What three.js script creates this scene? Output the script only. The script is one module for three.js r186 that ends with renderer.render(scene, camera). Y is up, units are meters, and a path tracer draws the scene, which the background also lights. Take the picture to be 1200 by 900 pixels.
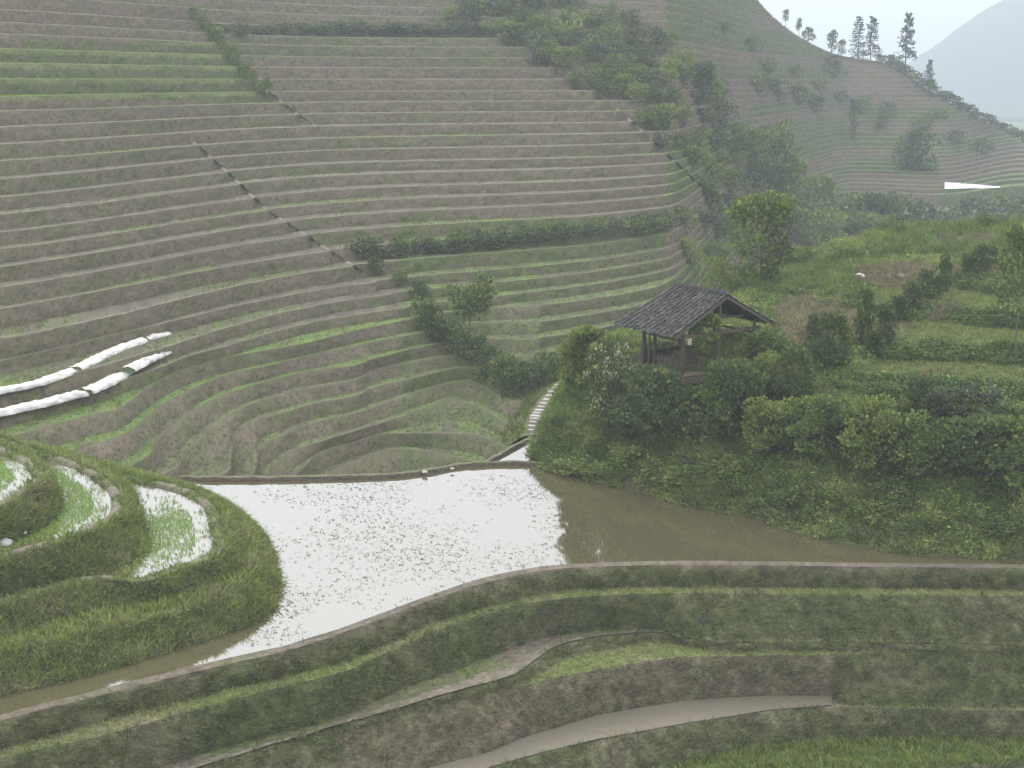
import * as THREE from 'three';
import { mergeGeometries } from 'three/addons/utils/BufferGeometryUtils.js';

// ------------------------------------------------------------------ camera, sky, sun, exposure
const F = 1680, CAM_H = 21, PITCH = 12 * Math.PI / 180;
const scene = new THREE.Scene();
const camera = new THREE.PerspectiveCamera(2 * Math.atan(450 / F) * 180 / Math.PI, 4 / 3, 0.5, 6000);
camera.position.set(0, CAM_H, 0);
camera.rotation.x = -PITCH;
scene.add(camera);

const sunDir = new THREE.Vector3(-0.25, 0.64, -0.70).normalize();
{
  // hazy overcast: a milky dome, broadly brighter round the veiled sun
  const W = 256, H = 128, d = new Float32Array(W * H * 4), v = new THREE.Vector3();
  for (let j = 0; j < H; j++) for (let i = 0; i < W; i++) {
    const el = ((j + 0.5) / H - 0.5) * Math.PI, az = ((i + 0.5) / W - 0.5) * 2 * Math.PI;
    v.set(Math.cos(el) * Math.cos(az), Math.sin(el), Math.cos(el) * Math.sin(az));
    const up = Math.max(0, v.y), c = Math.max(0, v.dot(sunDir));
    const k = 0.78 + 1.15 * (1 - Math.exp(-up / 0.13)) + 1.5 * c * c * c * c;
    const o = (j * W + i) * 4;
    d[o] = 0.965 * k; d[o + 1] = 0.985 * k; d[o + 2] = 1.02 * k; d[o + 3] = 1;
  }
  const t = new THREE.DataTexture(d, W, H, THREE.RGBAFormat, THREE.FloatType);
  t.mapping = THREE.EquirectangularReflectionMapping; t.magFilter = t.minFilter = THREE.LinearFilter; t.needsUpdate = true;
  scene.background = t; scene.environment = t;
}
const sun = new THREE.DirectionalLight(0xfff4e6, 1.3);
sun.position.copy(sunDir).multiplyScalar(300).add(new THREE.Vector3(0, 0, -100));
sun.target.position.set(0, 0, -100);
sun.castShadow = true; sun.shadow.radius = 30; sun.shadow.mapSize.set(2048, 2048);
Object.assign(sun.shadow.camera, { left: -180, right: 180, top: 180, bottom: -180, near: 1, far: 700 });
scene.add(sun, sun.target);
const renderer = new THREE.WebGLRenderer({ antialias: true });
renderer.toneMapping = THREE.LinearToneMapping;
renderer.toneMappingExposure = 1.12;
renderer.shadowMap.enabled = true;
scene.fog = new THREE.FogExp2(0xd6e2ea, 0.00058);

// ------------------------------------------------------------------ small tools
function RNG(a) { return () => { a = (a + 0x6D2B79F5) | 0; let t = Math.imul(a ^ (a >>> 15), 1 | a); t = (t + Math.imul(t ^ (t >>> 7), 61 | t)) ^ t; return ((t ^ (t >>> 14)) >>> 0) / 4294967296; }; }
const clamp = (x, a = 0, b = 1) => Math.min(b, Math.max(a, x)), mix = (a, b, t) => a + (b - a) * t;
const smooth = (a, b, x) => { const t = clamp((x - a) / (b - a)); return t * t * (3 - 2 * t); };
function hash3(x, y, z) { let h = (Math.imul(x | 0, 0x9E3779B1) + 0x7F4A7C15) | 0; h = Math.imul(h ^ (h >>> 15), 0x85EBCA6B); h = (h + Math.imul(y | 0, 0xC2B2AE35)) | 0; h = Math.imul(h ^ (h >>> 13), 0x27D4EB2F); h = (h + Math.imul(z | 0, 0x165667B1)) | 0; h = Math.imul(h ^ (h >>> 16), 0x85EBCA6B); h = Math.imul(h ^ (h >>> 13), 0xC2B2AE35); return ((h ^ (h >>> 16)) >>> 0) / 4294967296; }
function noise3(x, y, z) {
  const X = Math.floor(x), Y = Math.floor(y), Z = Math.floor(z); let a = x - X, b = y - Y, c = z - Z;
  a = a * a * (3 - 2 * a); b = b * b * (3 - 2 * b); c = c * c * (3 - 2 * c);
  const L = (p, q, t) => p + (q - p) * t, h = hash3;
  return L(L(L(h(X, Y, Z), h(X + 1, Y, Z), a), L(h(X, Y + 1, Z), h(X + 1, Y + 1, Z), a), b), L(L(h(X, Y, Z + 1), h(X + 1, Y, Z + 1), a), L(h(X, Y + 1, Z + 1), h(X + 1, Y + 1, Z + 1), a), b), c) * 2 - 1;
}
const fbm = (x, y, z, n = 4) => { let s = 0, a = 0.5; for (let i = 0; i < n; i++) { s += a * noise3(x, y, z); x = x * 2.03 + 11; y = y * 2.03 + 7; z = z * 2.03 + 3; a *= 0.5; } return s; };
const used = {};
function numbered(n) { const k = used[n] = (used[n] ?? -1) + 1; return k ? n + '_' + String(k).padStart(3, '0') : n; }
function tag(o, label, category, group, kind) { if (label) o.userData.label = label; if (category) o.userData.category = category; if (group) o.userData.group = group; if (kind) o.userData.kind = kind; return o; }
function mesh(name, geo, mat, parent = scene) { const m = new THREE.Mesh(geo, mat); m.name = parent === scene ? numbered(name) : name; m.castShadow = m.receiveShadow = true; parent.add(m); return m; }
function group(name, parent = scene) { const g = new THREE.Group(); g.name = parent === scene ? numbered(name) : name; parent.add(g); return g; }

// pixel (of the 1200 x 900 picture) -> world; the distance comes from the level h or from a given forward distance D
const cp = Math.cos(PITCH), sp = Math.sin(PITCH);
function dirOf(x, y) { const a = (x - 600) / F, v = (y - 450) / F; return [a, -sp - v * cp, -cp + v * sp]; }
function atH(x, y, h) { const d = dirOf(x, y), t = (h - CAM_H) / d[1]; return new THREE.Vector3(d[0] * t, h, d[2] * t); }
function atD(x, y, D) { const d = dirOf(x, y), t = -D / d[2]; return new THREE.Vector3(d[0] * t, CAM_H + d[1] * t, -D); }
function uOf(x, y) { const d = dirOf(x, y); return d[0] / -d[2]; }
function toPx(p) { const X = p.x, Y = p.y - CAM_H, Z = p.z, f = -Y * sp - Z * cp, up = Y * cp - Z * sp; return [600 + F * X / f, 450 - F * up / f]; }
const yOf = (D, h) => 450 + F * Math.tan(Math.atan((CAM_H - h) / D) - PITCH);

// smooth monotone curve through points (x ascending)
function curve(xs, ys) {
  const n = xs.length, d = [], m = [];
  for (let i = 0; i < n - 1; i++) d.push((ys[i + 1] - ys[i]) / Math.max(1e-9, xs[i + 1] - xs[i]));
  m[0] = d[0]; m[n - 1] = d[n - 2];
  for (let i = 1; i < n - 1; i++) m[i] = d[i - 1] * d[i] <= 0 ? 0 : 2 * d[i - 1] * d[i] / (d[i - 1] + d[i]);
  return (x) => {
    if (x <= xs[0]) return ys[0]; if (x >= xs[n - 1]) return ys[n - 1];
    let i = 0; while (x > xs[i + 1]) i++;
    const w = xs[i + 1] - xs[i], t = (x - xs[i]) / w, t2 = t * t, t3 = t2 * t;
    return (2 * t3 - 3 * t2 + 1) * ys[i] + (t3 - 2 * t2 + t) * w * m[i] + (-2 * t3 + 3 * t2) * ys[i + 1] + (t3 - t2) * w * m[i + 1];
  };
}
// a guide: points [px, py, h] or {x, D, h}; gives invD(u) and h(u)
function guide(h, pts) {
  const q = pts.map((p) => {
    if (Array.isArray(p)) { const w = atH(p[0], p[1], p[2] ?? h); return [w.x / -w.z, 1 / -w.z, p[2] ?? h]; }
    const hh = p.h ?? h; return [uOf(p.x, yOf(p.D, hh)), 1 / p.D, hh];
  }).sort((a, b) => a[0] - b[0]);
  const us = [], ds = [], hs = [];
  for (const [u, d, hh] of q) { if (us.length && u - us[us.length - 1] < 1e-4) continue; us.push(u); ds.push(d); hs.push(hh); }
  return { inv: curve(us, ds), h: curve(us, hs) };
}

// ------------------------------------------------------------------ textures and materials (grain only; colours are the things' own)
function grainTexture(n, seed, lo, hi, sx = 1, sy = 1, oct = 5) {
  const d = new Uint8Array(n * n * 4);
  for (let j = 0; j < n; j++) for (let i = 0; i < n; i++) {
    // periodic noise on a torus-like blend
    const f = (x, y) => fbm(x * sx / 24 + seed, y * sy / 24, seed * 1.7, oct);
    const u = i / n, v = j / n;
    const val = f(i, j) * (1 - u) * (1 - v) + f(i - n, j) * u * (1 - v) + f(i, j - n) * (1 - u) * v + f(i - n, j - n) * u * v;
    const c = Math.round(255 * clamp(mix(lo, hi, clamp(0.5 + val * 1.5))));
    const o = (j * n + i) * 4; d[o] = d[o + 1] = d[o + 2] = c; d[o + 3] = 255;
  }
  const t = new THREE.DataTexture(d, n, n); t.wrapS = t.wrapT = THREE.RepeatWrapping; t.magFilter = THREE.LinearFilter; t.minFilter = THREE.LinearMipmapLinearFilter; t.generateMipmaps = true; t.needsUpdate = true; return t;
}
const grain = grainTexture(256, 3, 0.74, 1.0); grain.colorSpace = THREE.SRGBColorSpace;
const grainB = grainTexture(256, 9, 0, 1, 1.4, 1.4);
const earthMat = new THREE.MeshStandardMaterial({ vertexColors: true, roughness: 1, map: grain, bumpMap: grainB, bumpScale: 0.06 });
const hillMat = new THREE.MeshStandardMaterial({ vertexColors: true, roughness: 1 });
const leafMat = new THREE.MeshPhysicalMaterial({ vertexColors: true, roughness: 0.95, side: THREE.DoubleSide, specularIntensity: 0.4, transmission: 0.3, thickness: 0 });
const grassMat = new THREE.MeshPhysicalMaterial({ color: 0xffffff, vertexColors: true, roughness: 0.95, side: THREE.DoubleSide, specularIntensity: 0.3, transmission: 0.3, thickness: 0 });
const barkMat = new THREE.MeshStandardMaterial({ color: new THREE.Color().setRGB(0.11, 0.09, 0.07), roughness: 1 });

const C = {   // base colours, linear
  dryEarth: [0.29, 0.245, 0.195], mud: [0.20, 0.165, 0.12], wetMud: [0.10, 0.08, 0.055], red: [0.23, 0.15, 0.11],
  straw: [0.25, 0.215, 0.14], grass: [0.135, 0.18, 0.045], lush: [0.16, 0.26, 0.045], dark: [0.065, 0.092, 0.03], brown: [0.17, 0.134, 0.095], mauve: [0.185, 0.138, 0.112],
};
const lerp3 = (a, b, t) => [a[0] + (b[0] - a[0]) * t, a[1] + (b[1] - a[1]) * t, a[2] + (b[2] - a[2]) * t];

// a grid of points (rows x columns) -> geometry; colour(i, j, p) gives a linear colour; uv in metres
function gridGeo(rows, color, uvScale = 0.5) {
  const R = rows.length, N = rows[0].length, pos = new Float32Array(R * N * 3), col = new Float32Array(R * N * 3), uv = new Float32Array(R * N * 2), idx = [];
  for (let j = 0; j < R; j++) {
    let s = 0;
    for (let i = 0; i < N; i++) {
      const p = rows[j][i], o = j * N + i; pos[o * 3] = p.x; pos[o * 3 + 1] = p.y; pos[o * 3 + 2] = p.z;
      if (i) s = Math.hypot(p.x - rows[0][0].x, p.z - rows[0][0].z);
      const c = color(j, i, p); col[o * 3] = c[0]; col[o * 3 + 1] = c[1]; col[o * 3 + 2] = c[2];
      uv[o * 2] = (p.x * 0.9 + p.z * 0.35) * uvScale; uv[o * 2 + 1] = (p.z * 0.8 - p.y * 1.1) * uvScale;
    }
  }
  for (let j = 0; j < R - 1; j++) for (let i = 0; i < N - 1; i++) { const a = j * N + i, b = a + 1, c = a + N, d = c + 1; idx.push(a, b, d, a, d, c); }
  const g = new THREE.BufferGeometry();
  g.setAttribute('position', new THREE.BufferAttribute(pos, 3)); g.setAttribute('color', new THREE.BufferAttribute(col, 3)); g.setAttribute('uv', new THREE.BufferAttribute(uv, 2));
  g.setIndex(idx); g.computeVertexNormals(); return g;
}
// first meeting of the sight line through (px, py) with a sheet stored as rows of points (near to far)
function sheetHit(rows, px, py) {
  const N = rows[0].length; let best = null;
  for (let j = 0; j < rows.length - 1; j++) {
    const u = uOf(px, py); let lo = 0, hi = N - 1; const ru = (k) => rows[j][k].x / -rows[j][k].z;
    if (u < ru(0) || u > ru(N - 1)) continue;
    while (hi - lo > 1) { const m = (lo + hi) >> 1; if (ru(m) <= u) lo = m; else hi = m; }
    const t = clamp((u - ru(lo)) / (ru(hi) - ru(lo))), a = rows[j][lo].clone().lerp(rows[j][hi], t), b = rows[j + 1][lo].clone().lerp(rows[j + 1][hi], t);
    const ya = toPx(a)[1], yb = toPx(b)[1];
    if (ya >= py && yb <= py) { best = a.lerp(b, clamp((ya - py) / Math.max(1e-6, ya - yb))); break; }
  }
  return best;
}

// ------------------------------------------------------------------ the terraced hillside across the valley
const lowGuides = [   // [level, traced rim of the terrace]
  [-5.5, [{ x: 200, D: 62 }, { x: 300, D: 68 }, { x: 400, D: 74 }, { x: 480, D: 78 }], 80, 80],
  [-3.0, [{ x: 200, D: 66 }, { x: 300, D: 73 }, { x: 353, D: 81 }, [400, 548], [467, 527]], 89, 84],
  [-2.2, [{ x: 290, D: 74 }, [353, 551], [372, 533], [420, 517], [453, 508]], 92.5, 88.5],
  [-1.6, [{ x: 285, D: 75 }, [327, 539], [351, 525], [377, 517], [420, 504], [467, 490], [533, 470]], 99, 93],
  [-0.9, [{ x: 278, D: 75 }, [300, 549], [305, 525], [327, 512], [356, 499], [420, 483], [467, 467], [550, 447]], 103.5, 97],
  [-0.1, [{ x: 255, D: 75 }, [271, 549], [272, 528], [276, 512], [297, 493], [335, 483], [367, 473], [420, 463], [433, 456], [487, 443], [545, 431]], 104.5, 101],
  [0.55, [[205, 550], [223, 525], [239, 512], [252, 499], [271, 485], [308, 469], [353, 457], [420, 444], [433, 436], [508, 420]], 107, 105],
  [1.3, [[120, 560], [175, 535], [192, 509], [215, 493], [233, 480], [249, 469], [287, 455], [340, 440], [420, 427], [447, 419], [492, 407]], 109, 108],
  [2.05, [[60, 537], [100, 523], [150, 507], [163, 497], [183, 480], [207, 464], [231, 453], [260, 441], [321, 427], [367, 416], [447, 399], [492, 391]], 111.5, 111.5],
  [2.85, [[7, 512], [60, 499], [100, 489], [135, 480], [172, 456], [193, 443], [233, 427], [287, 415], [367, 400], [428, 385], [468, 377]], 114, 115],
];
const HS = [3.5, 4.25, 4.95, 6.0, 7.05, 8.1, 9.05, 9.9, 10.75, 11.75, 12.65, 13.75, 14.85, 15.95, 17.15, 18.35, 19.55, 21, 22.45, 23.85, 25.4, 26.7, 28.2, 30.1, 31.7, 33.3, 35, 36.8, 38.8, 41, 43.5, 46];
const D0 = [74.6, 76.8, 82, 83.3, 88.0, 90.2, 92.9, 95.3, 98, 100.4, 104, 107, 111, 115, 119, 123, 127, 131.5, 136, 141, 146, 151, 156, 161, 166, 171, 176, 182, 188, 194, 201, 208];
const D380 = [105, 108, 111, 114.5, 118, 122, 126, 130, 134, 139, 144, 149, 154, 159, 165, 170, 176, 181, 187, 192, 198, 203, 208, 213, 218, 223, 229, 236, 243, 250, 258, 266];
const st = (pairs) => curve(pairs.map((p) => p[0]), pairs.map((p) => p[1]));
const stations = [
  [-220, st([[3.5, 69], [9.05, 84], [14.85, 98], [21, 115], [36.8, 160]])],
  [0, st(HS.map((h, i) => [h, D0[i]]))], [380, st(HS.map((h, i) => [h, D380[i]]))],
  [780, st([[3.5, 133], [6, 142], [9.05, 151], [11.75, 162], [14.85, 174], [18.35, 188], [21, 198], [26.7, 222], [36.8, 262], [46, 300]])],
  [870, st([[3.5, 215], [9.05, 240], [14.85, 266], [21, 292], [26.7, 316], [36.8, 352], [46, 385]])],
  [1000, st([[3.5, 346], [9.05, 369], [14.85, 393], [21, 417], [26.7, 440], [36.8, 475], [46, 505]])],
  [1100, st([[3.5, 340], [9.05, 366], [14.85, 396], [21, 426], [36.8, 480], [46, 505]])],
  [1200, st([[3.5, 415], [9.05, 460], [21, 490], [36.8, 510], [46, 530]])],
  [1420, st([[3.5, 415], [9.05, 460], [21, 490], [36.8, 510], [46, 530]])],
];
const levels = [];
lowGuides.forEach(([h, pts, d540, d600], k) => {
  const far = 115 - d600;
  const left = k === 0 ? [{ x: -220, D: 60 }, { x: 0, D: 62 }] : k === 9 ? [{ x: -220, D: 67.5 }] : [{ x: -220, D: 58 + k }, ...((pts[0][0] ?? pts[0].x) > 100 ? [{ x: 20, D: 60 + k }] : [])];
  levels.push({ h, g: guide(h, [...left, ...pts, { x: 555, D: d540 }, { x: 605, D: d600 }, { x: 640, D: mix(d600, 118, 0.15) }, { x: 720, D: 121 - far * 0.9 }, { x: 780, D: 129 - far * 0.9 }, { x: 870, D: mix(178, 213, (h + 5.5) / 8.35) }, { x: 1000, D: mix(300, 343, (h + 5.5) / 8.35) }, { x: 1100, D: mix(292, 337, (h + 5.5) / 8.35) }, { x: 1200, D: mix(300, 405, (h + 5.5) / 8.35) }, { x: 1420, D: mix(300, 405, (h + 5.5) / 8.35) }]) });
});
// the rims between the surveyed levels on the right-hand hill are closer together: extra levels there come from the same stations
HS.forEach((h) => levels.push({ h, g: guide(h, stations.map(([x, f]) => ({ x, D: f(h) }))) }));
const NC = 760, U0 = -0.46, U1 = 0.56;
const ridge = (() => { const q = [[600, 34.5], [760, 36], [800, 40], [840, 47], [870, 44], [905, 37], [940, 32], [985, 28], [1040, 25.6], [1065, 22], [1090, 17.8], [1130, 12.6], [1200, 3.4], [1260, -3], [1420, -8]].map(([x, h]) => [uOf(x, 90), h]); return curve(q.map((p) => p[0]), q.map((p) => p[1])); })();
// diagonal breaks where the fields of one side meet those of the other half a step off
const brk = [[[215, 0], [262, 62], [300, 98], [345, 132], [372, 150]], [[225, 166], [272, 208], [310, 245], [380, 290], [430, 322], [490, 368], [560, 425], [610, 462]], [[640, 75], [700, 108], [745, 148], [790, 190], [850, 245]]];
function shiftAt(px, py) {   // 0 on one side, 0.5 on the other
  let s = 0;
  for (const b of brk) {
    if (py < b[0][1] - 4 || py > b[b.length - 1][1] + 4) continue;
    let i = 0; while (i < b.length - 2 && py > b[i + 1][1]) i++;
    const bx = mix(b[i][0], b[i + 1][0], (py - b[i][1]) / (b[i + 1][1] - b[i][1]));
    const fade = smooth(b[0][1] - 4, b[0][1] + 14, py) * (1 - smooth(b[b.length - 1][1] - 16, b[b.length - 1][1] + 4, py));
    s += 0.3 * smooth(-4, 4, px - bx) * fade * (1 - smooth(150, 420, px - bx));
  }
  return s;
}
// rim distance of level k at u, with wobble and field breaks
const rimD = levels.map(() => new Float32Array(NC)), U = Array.from({ length: NC }, (_, i) => mix(U0, U1, i / (NC - 1)));
for (let k = 0; k < levels.length; k++) for (let i = 0; i < NC; i++) rimD[k][i] = 1 / levels[k].g.inv(U[i]);
{
  const raw = rimD.map((a) => a.slice());
  for (let k = 0; k < levels.length; k++) for (let i = 0; i < NC; i++) {
    const py = yOf(raw[k][i], levels[k].h), px = 600 + U[i] * F * (cp - (py - 450) / F * sp), s = shiftAt(px, py), nx = Math.min(levels.length - 1, k + 1);
    const w = 0.30 * fbm(U[i] * 42, k * 3.1, 5, 3) + 0.16 * fbm(U[i] * 160, k * 5.7, 9, 2);
    rimD[k][i] = mix(raw[k][i], raw[nx][i], s) + w * clamp((raw[nx][i] - raw[k][i]) / 3, 0.3, 1.6);
  }
  for (let k = 1; k < levels.length; k++) for (let i = 0; i < NC; i++) rimD[k][i] = Math.max(rimD[k][i], rimD[k - 1][i] + 0.45);
}
const faceRun = (dh, gap, k, u) => k < 10 && u < 0.02 ? gap * (0.50 + 0.08 * noise3(u * 9, k * 1.7, 3)) : Math.min(dh * (0.85 + 0.25 * noise3(u * 9, k * 1.7, 3)), gap * 0.72);
const hillRows = [];                       // all rows, for finding ground and scattering
const hillInfo = [];                       // {k, part, t} for each row
const H3 = (u, D, h) => new THREE.Vector3(u * D, h, -D);
function capped(u, h) { const r = ridge(u); return h <= r ? h : r - (h - r) * 0.35; }
// field colours: patches of the terraces, by level and place
function fieldOf(k, px, py) {
  const seg = Math.floor((px + 90 * hash3(k, 7, 1)) / (120 + 150 * hash3(k, 3, 2))), r = hash3(k, seg, 5), r2 = hash3(k, seg, 9);
  let green = 0.12 + 0.28 * r * r, lushTread = r2 > 0.85 ? 0.35 : 0.05, pale = 0.4 + 0.6 * r2, red = 0.15 * r2;
  if (py > 385 && px < 500) { green = 0.28; lushTread = py > 440 ? 0.45 : 0.25; pale = 0.3; }
  if (k >= 7 && k <= 9 && px < 480) { lushTread = 0.75; green = 0.26; pale = 0; }
  if (py > 478 && px > 180) { green = 0.36; lushTread = 0.36; pale = 0.2; red = 0.4; }
  if (py > 50 && py < 118 && px < 262 + (py - 50) * 0.75) return { green: 0.72, lushTread: 0.9, pale: 0, red: 0, rim: true };
  if (py > 28 && py < 72 && px > 255 && px < 620) { green = 0.5; lushTread = 0.3; }
  if (px > 470 && py > 255 && px < 900) { green = 0.55 + 0.2 * r; lushTread = 0.5; red = 0.4; pale = 0.1; }
  if (px > 780) { const b = hash3(k >> 1, Math.floor(px / 110), 3); green = b > 0.55 ? 0.75 : 0.25 * b; lushTread = b > 0.55 ? 0.9 : 0.2; red = 0.6 * r2; pale = 0.5; }
  return { green: clamp(green), lushTread, pale, red };
}
const faceTint = (px, py, p, f) => {
  const n = fbm(p.x * 0.55, p.y * 1.6, p.z * 0.55, 4), n2 = fbm(p.x * 1.9, p.y * 3.2, p.z * 1.9 + 40, 3);
  let c = lerp3(lerp3(C.brown, C.mauve, clamp(0.5 + n * 1.5)), C.straw, clamp(0.22 + n2 * 0.9));
  c = lerp3(c, C.red, clamp(f.red * (0.6 + n * 1.2)));
  c = lerp3(c, lerp3(C.dark, C.grass, clamp(0.55 + n2)), clamp(f.green + n * 0.9));
  return c;
};
{
  const hillside = group('terraced_hillside'); tag(hillside, 'hazy slope of dry brown rice terraces across the valley', 'hillside', null, 'structure');
  const profile = (k) => {                 // rows of the face and of the tread of level k
    const face = [], tread = [], h0 = k ? levels[k - 1].h : -14, h1 = levels[k].h;
    const NF = 7;
    for (let j = 0; j <= NF; j++) {
      const t = j / NF, row = [];
      for (let i = 0; i < NC; i++) {
        const u = U[i], D = rimD[k][i], Dp = k ? rimD[k - 1][i] : D * 0.7, run = k ? faceRun(h1 - h0, D - Dp, k, u) : D - Dp;
        const n = 0.22 * fbm(u * D * 0.8, (h0 + t) * 1.3, k, 3) * Math.sin(Math.PI * Math.min(1, t + 0.12));
        const dd = D - run * (1 - t) - n * Math.min(1, (h1 - h0));
        row.push(H3(u, dd, capped(u, mix(h0, h1, Math.pow(t, 0.9)))));
      }
      face.push(row);
    }
    const last = face[NF].map((p) => p.clone());
    tread.push(last);
    for (const [t, dh] of [[0, 0.07], [0.12, 0.02], [1, 0.03]]) {
      const row = [];
      for (let i = 0; i < NC; i++) {
        const u = U[i], D = rimD[k][i], nD = k + 1 < levels.length ? rimD[k + 1][i] : D + 8, hn = k + 1 < levels.length ? levels[k + 1].h : h1;
        const run = faceRun(hn - h1, nD - D, k + 1, u), w = nD - run - D, lip = Math.min(0.24, w * 0.3);
        const dd = D + lip * 0.5 + t * (w - lip * 0.5) , wob = 0.06 * fbm(u * D * 1.1, k * 2.7, t * 5, 3);
        row.push(H3(u, dd, capped(u, h1 + dh + wob)));
      }
      tread.push(row);
    }
    return { face, tread };
  };
  const soil = (c, j, i, k) => { const q = 0.56 * (0.78 + 0.44 * hash3(i, j * 7 + k * 31, 77)); return [c[0] * q, c[1] * q, c[2] * q]; };   // crumbly ground: every clod its own tone
  for (let k = 0; k < levels.length; k++) {
    const { face, tread } = profile(k), t = group('terrace', hillside);
    const fc = face.map((row, j) => row.map((p) => { const [px, py] = toPx(p), f = fieldOf(k, px, py), c = faceTint(px, py, p, f); return f.rim && j >= 5 ? lerp3(c, [0.20, 0.235, 0.085], clamp(0.75 + fbm(p.x * 0.5, k, p.z * 0.5, 3))) : c; }));
    const tc = tread.map((row, j) => row.map((p) => {
      const [px, py] = toPx(p), f = fieldOf(k, px, py), n = fbm(p.x * 0.9, k * 3, p.z * 0.9, 4);
      let c = j < 2 ? lerp3(C.mud, C.dryEarth, clamp(f.pale * 0.55 + 0.12 + n)) : lerp3(C.wetMud, C.brown, clamp(0.45 + n * 1.4));
      c = lerp3(c, lerp3(C.grass, C.lush, clamp(0.45 + n)), clamp(f.lushTread * 1.2 + n * 0.7 - (j < 2 ? 0.12 : 0)));
      return c;
    }));
    mesh('terrace_face', gridGeo(face, (j, i) => soil(fc[j][i], j, i, k)), hillMat, t);
    mesh('terrace_tread', gridGeo(tread, (j, i) => soil(tc[j][i], j + 20, i, k)), hillMat, t);
    face.forEach((r, j) => { hillRows.push(r); hillInfo.push({ k, part: 'face', t: j / (face.length - 1), col: fc[j] }); });
    tread.slice(1).forEach((r, j) => { hillRows.push(r); hillInfo.push({ k, part: 'tread', t: j, col: tc[j + 1] }); });
  }
  // the crown of the slope, falling away behind
  const top = hillRows[hillRows.length - 1], back = [top.map((p) => p.clone())];
  for (const [dd, dh] of [[15, 1.2], [40, -3], [90, -22]]) back.push(top.map((p, i) => H3(U[i], -p.z + dd, p.y + dh)));
  mesh('hill_crown', gridGeo(back, (j, i, p) => lerp3(C.brown, C.grass, clamp(0.5 + fbm(p.x * 0.1, 1, p.z * 0.1)))), earthMat, hillside);
}
const onHill = (x, y) => sheetHit(hillRows, x, y);

// ------------------------------------------------------------------ the far mountain, sunk in haze
{
  const rows = [], N = 120, mtn = curve([180, 520, 660, 738, 793, 895, 1010, 1500], [-60, -45, -12, 30, 92, 164, 205, 225]);
  for (let j = 0; j <= 24; j++) {
    const row = [];
    for (let i = 0; i < N; i++) {
      const x = mix(180, 1500, i / (N - 1)), D = mix(1950, 2900, j / 24);
      const crest = mtn(x);
      const up = smooth(0, 17, j) * (1 - 0.25 * smooth(18, 24, j));
      row.push(new THREE.Vector3(x, mix(-30, crest, up) + 10 * fbm(x * 0.011, 3, D * 0.011, 5) * up, -D));
    }
    rows.push(row);
  }
  tag(mesh('mountain', gridGeo(rows, (j, i, p) => lerp3([0.05, 0.075, 0.045], [0.09, 0.10, 0.06], clamp(0.5 + fbm(p.x * 0.03, p.y * 0.03, p.z * 0.03)))), earthMat), 'pale blue mountain flank fading into the haze', 'mountain', null, 'structure');
  // the valley floor far below, so that nothing opens onto emptiness
  const fl = []; for (let j = 0; j <= 20; j++) { const r = []; for (let i = 0; i <= 40; i++) { const D = mix(20, 3000, j / 20), x = mix(-900, 1700, i / 40); r.push(new THREE.Vector3(x, -34 + 3 * fbm(x * 0.01, 0, D * 0.01), -D)); } fl.push(r); }
  tag(mesh('valley_floor', gridGeo(fl, (j, i, p) => lerp3(C.dark, C.grass, clamp(0.5 + fbm(p.x * 0.05, 2, p.z * 0.05)))), earthMat), 'green valley bottom below the terraces', 'valley floor', null, 'structure');
}

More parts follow.
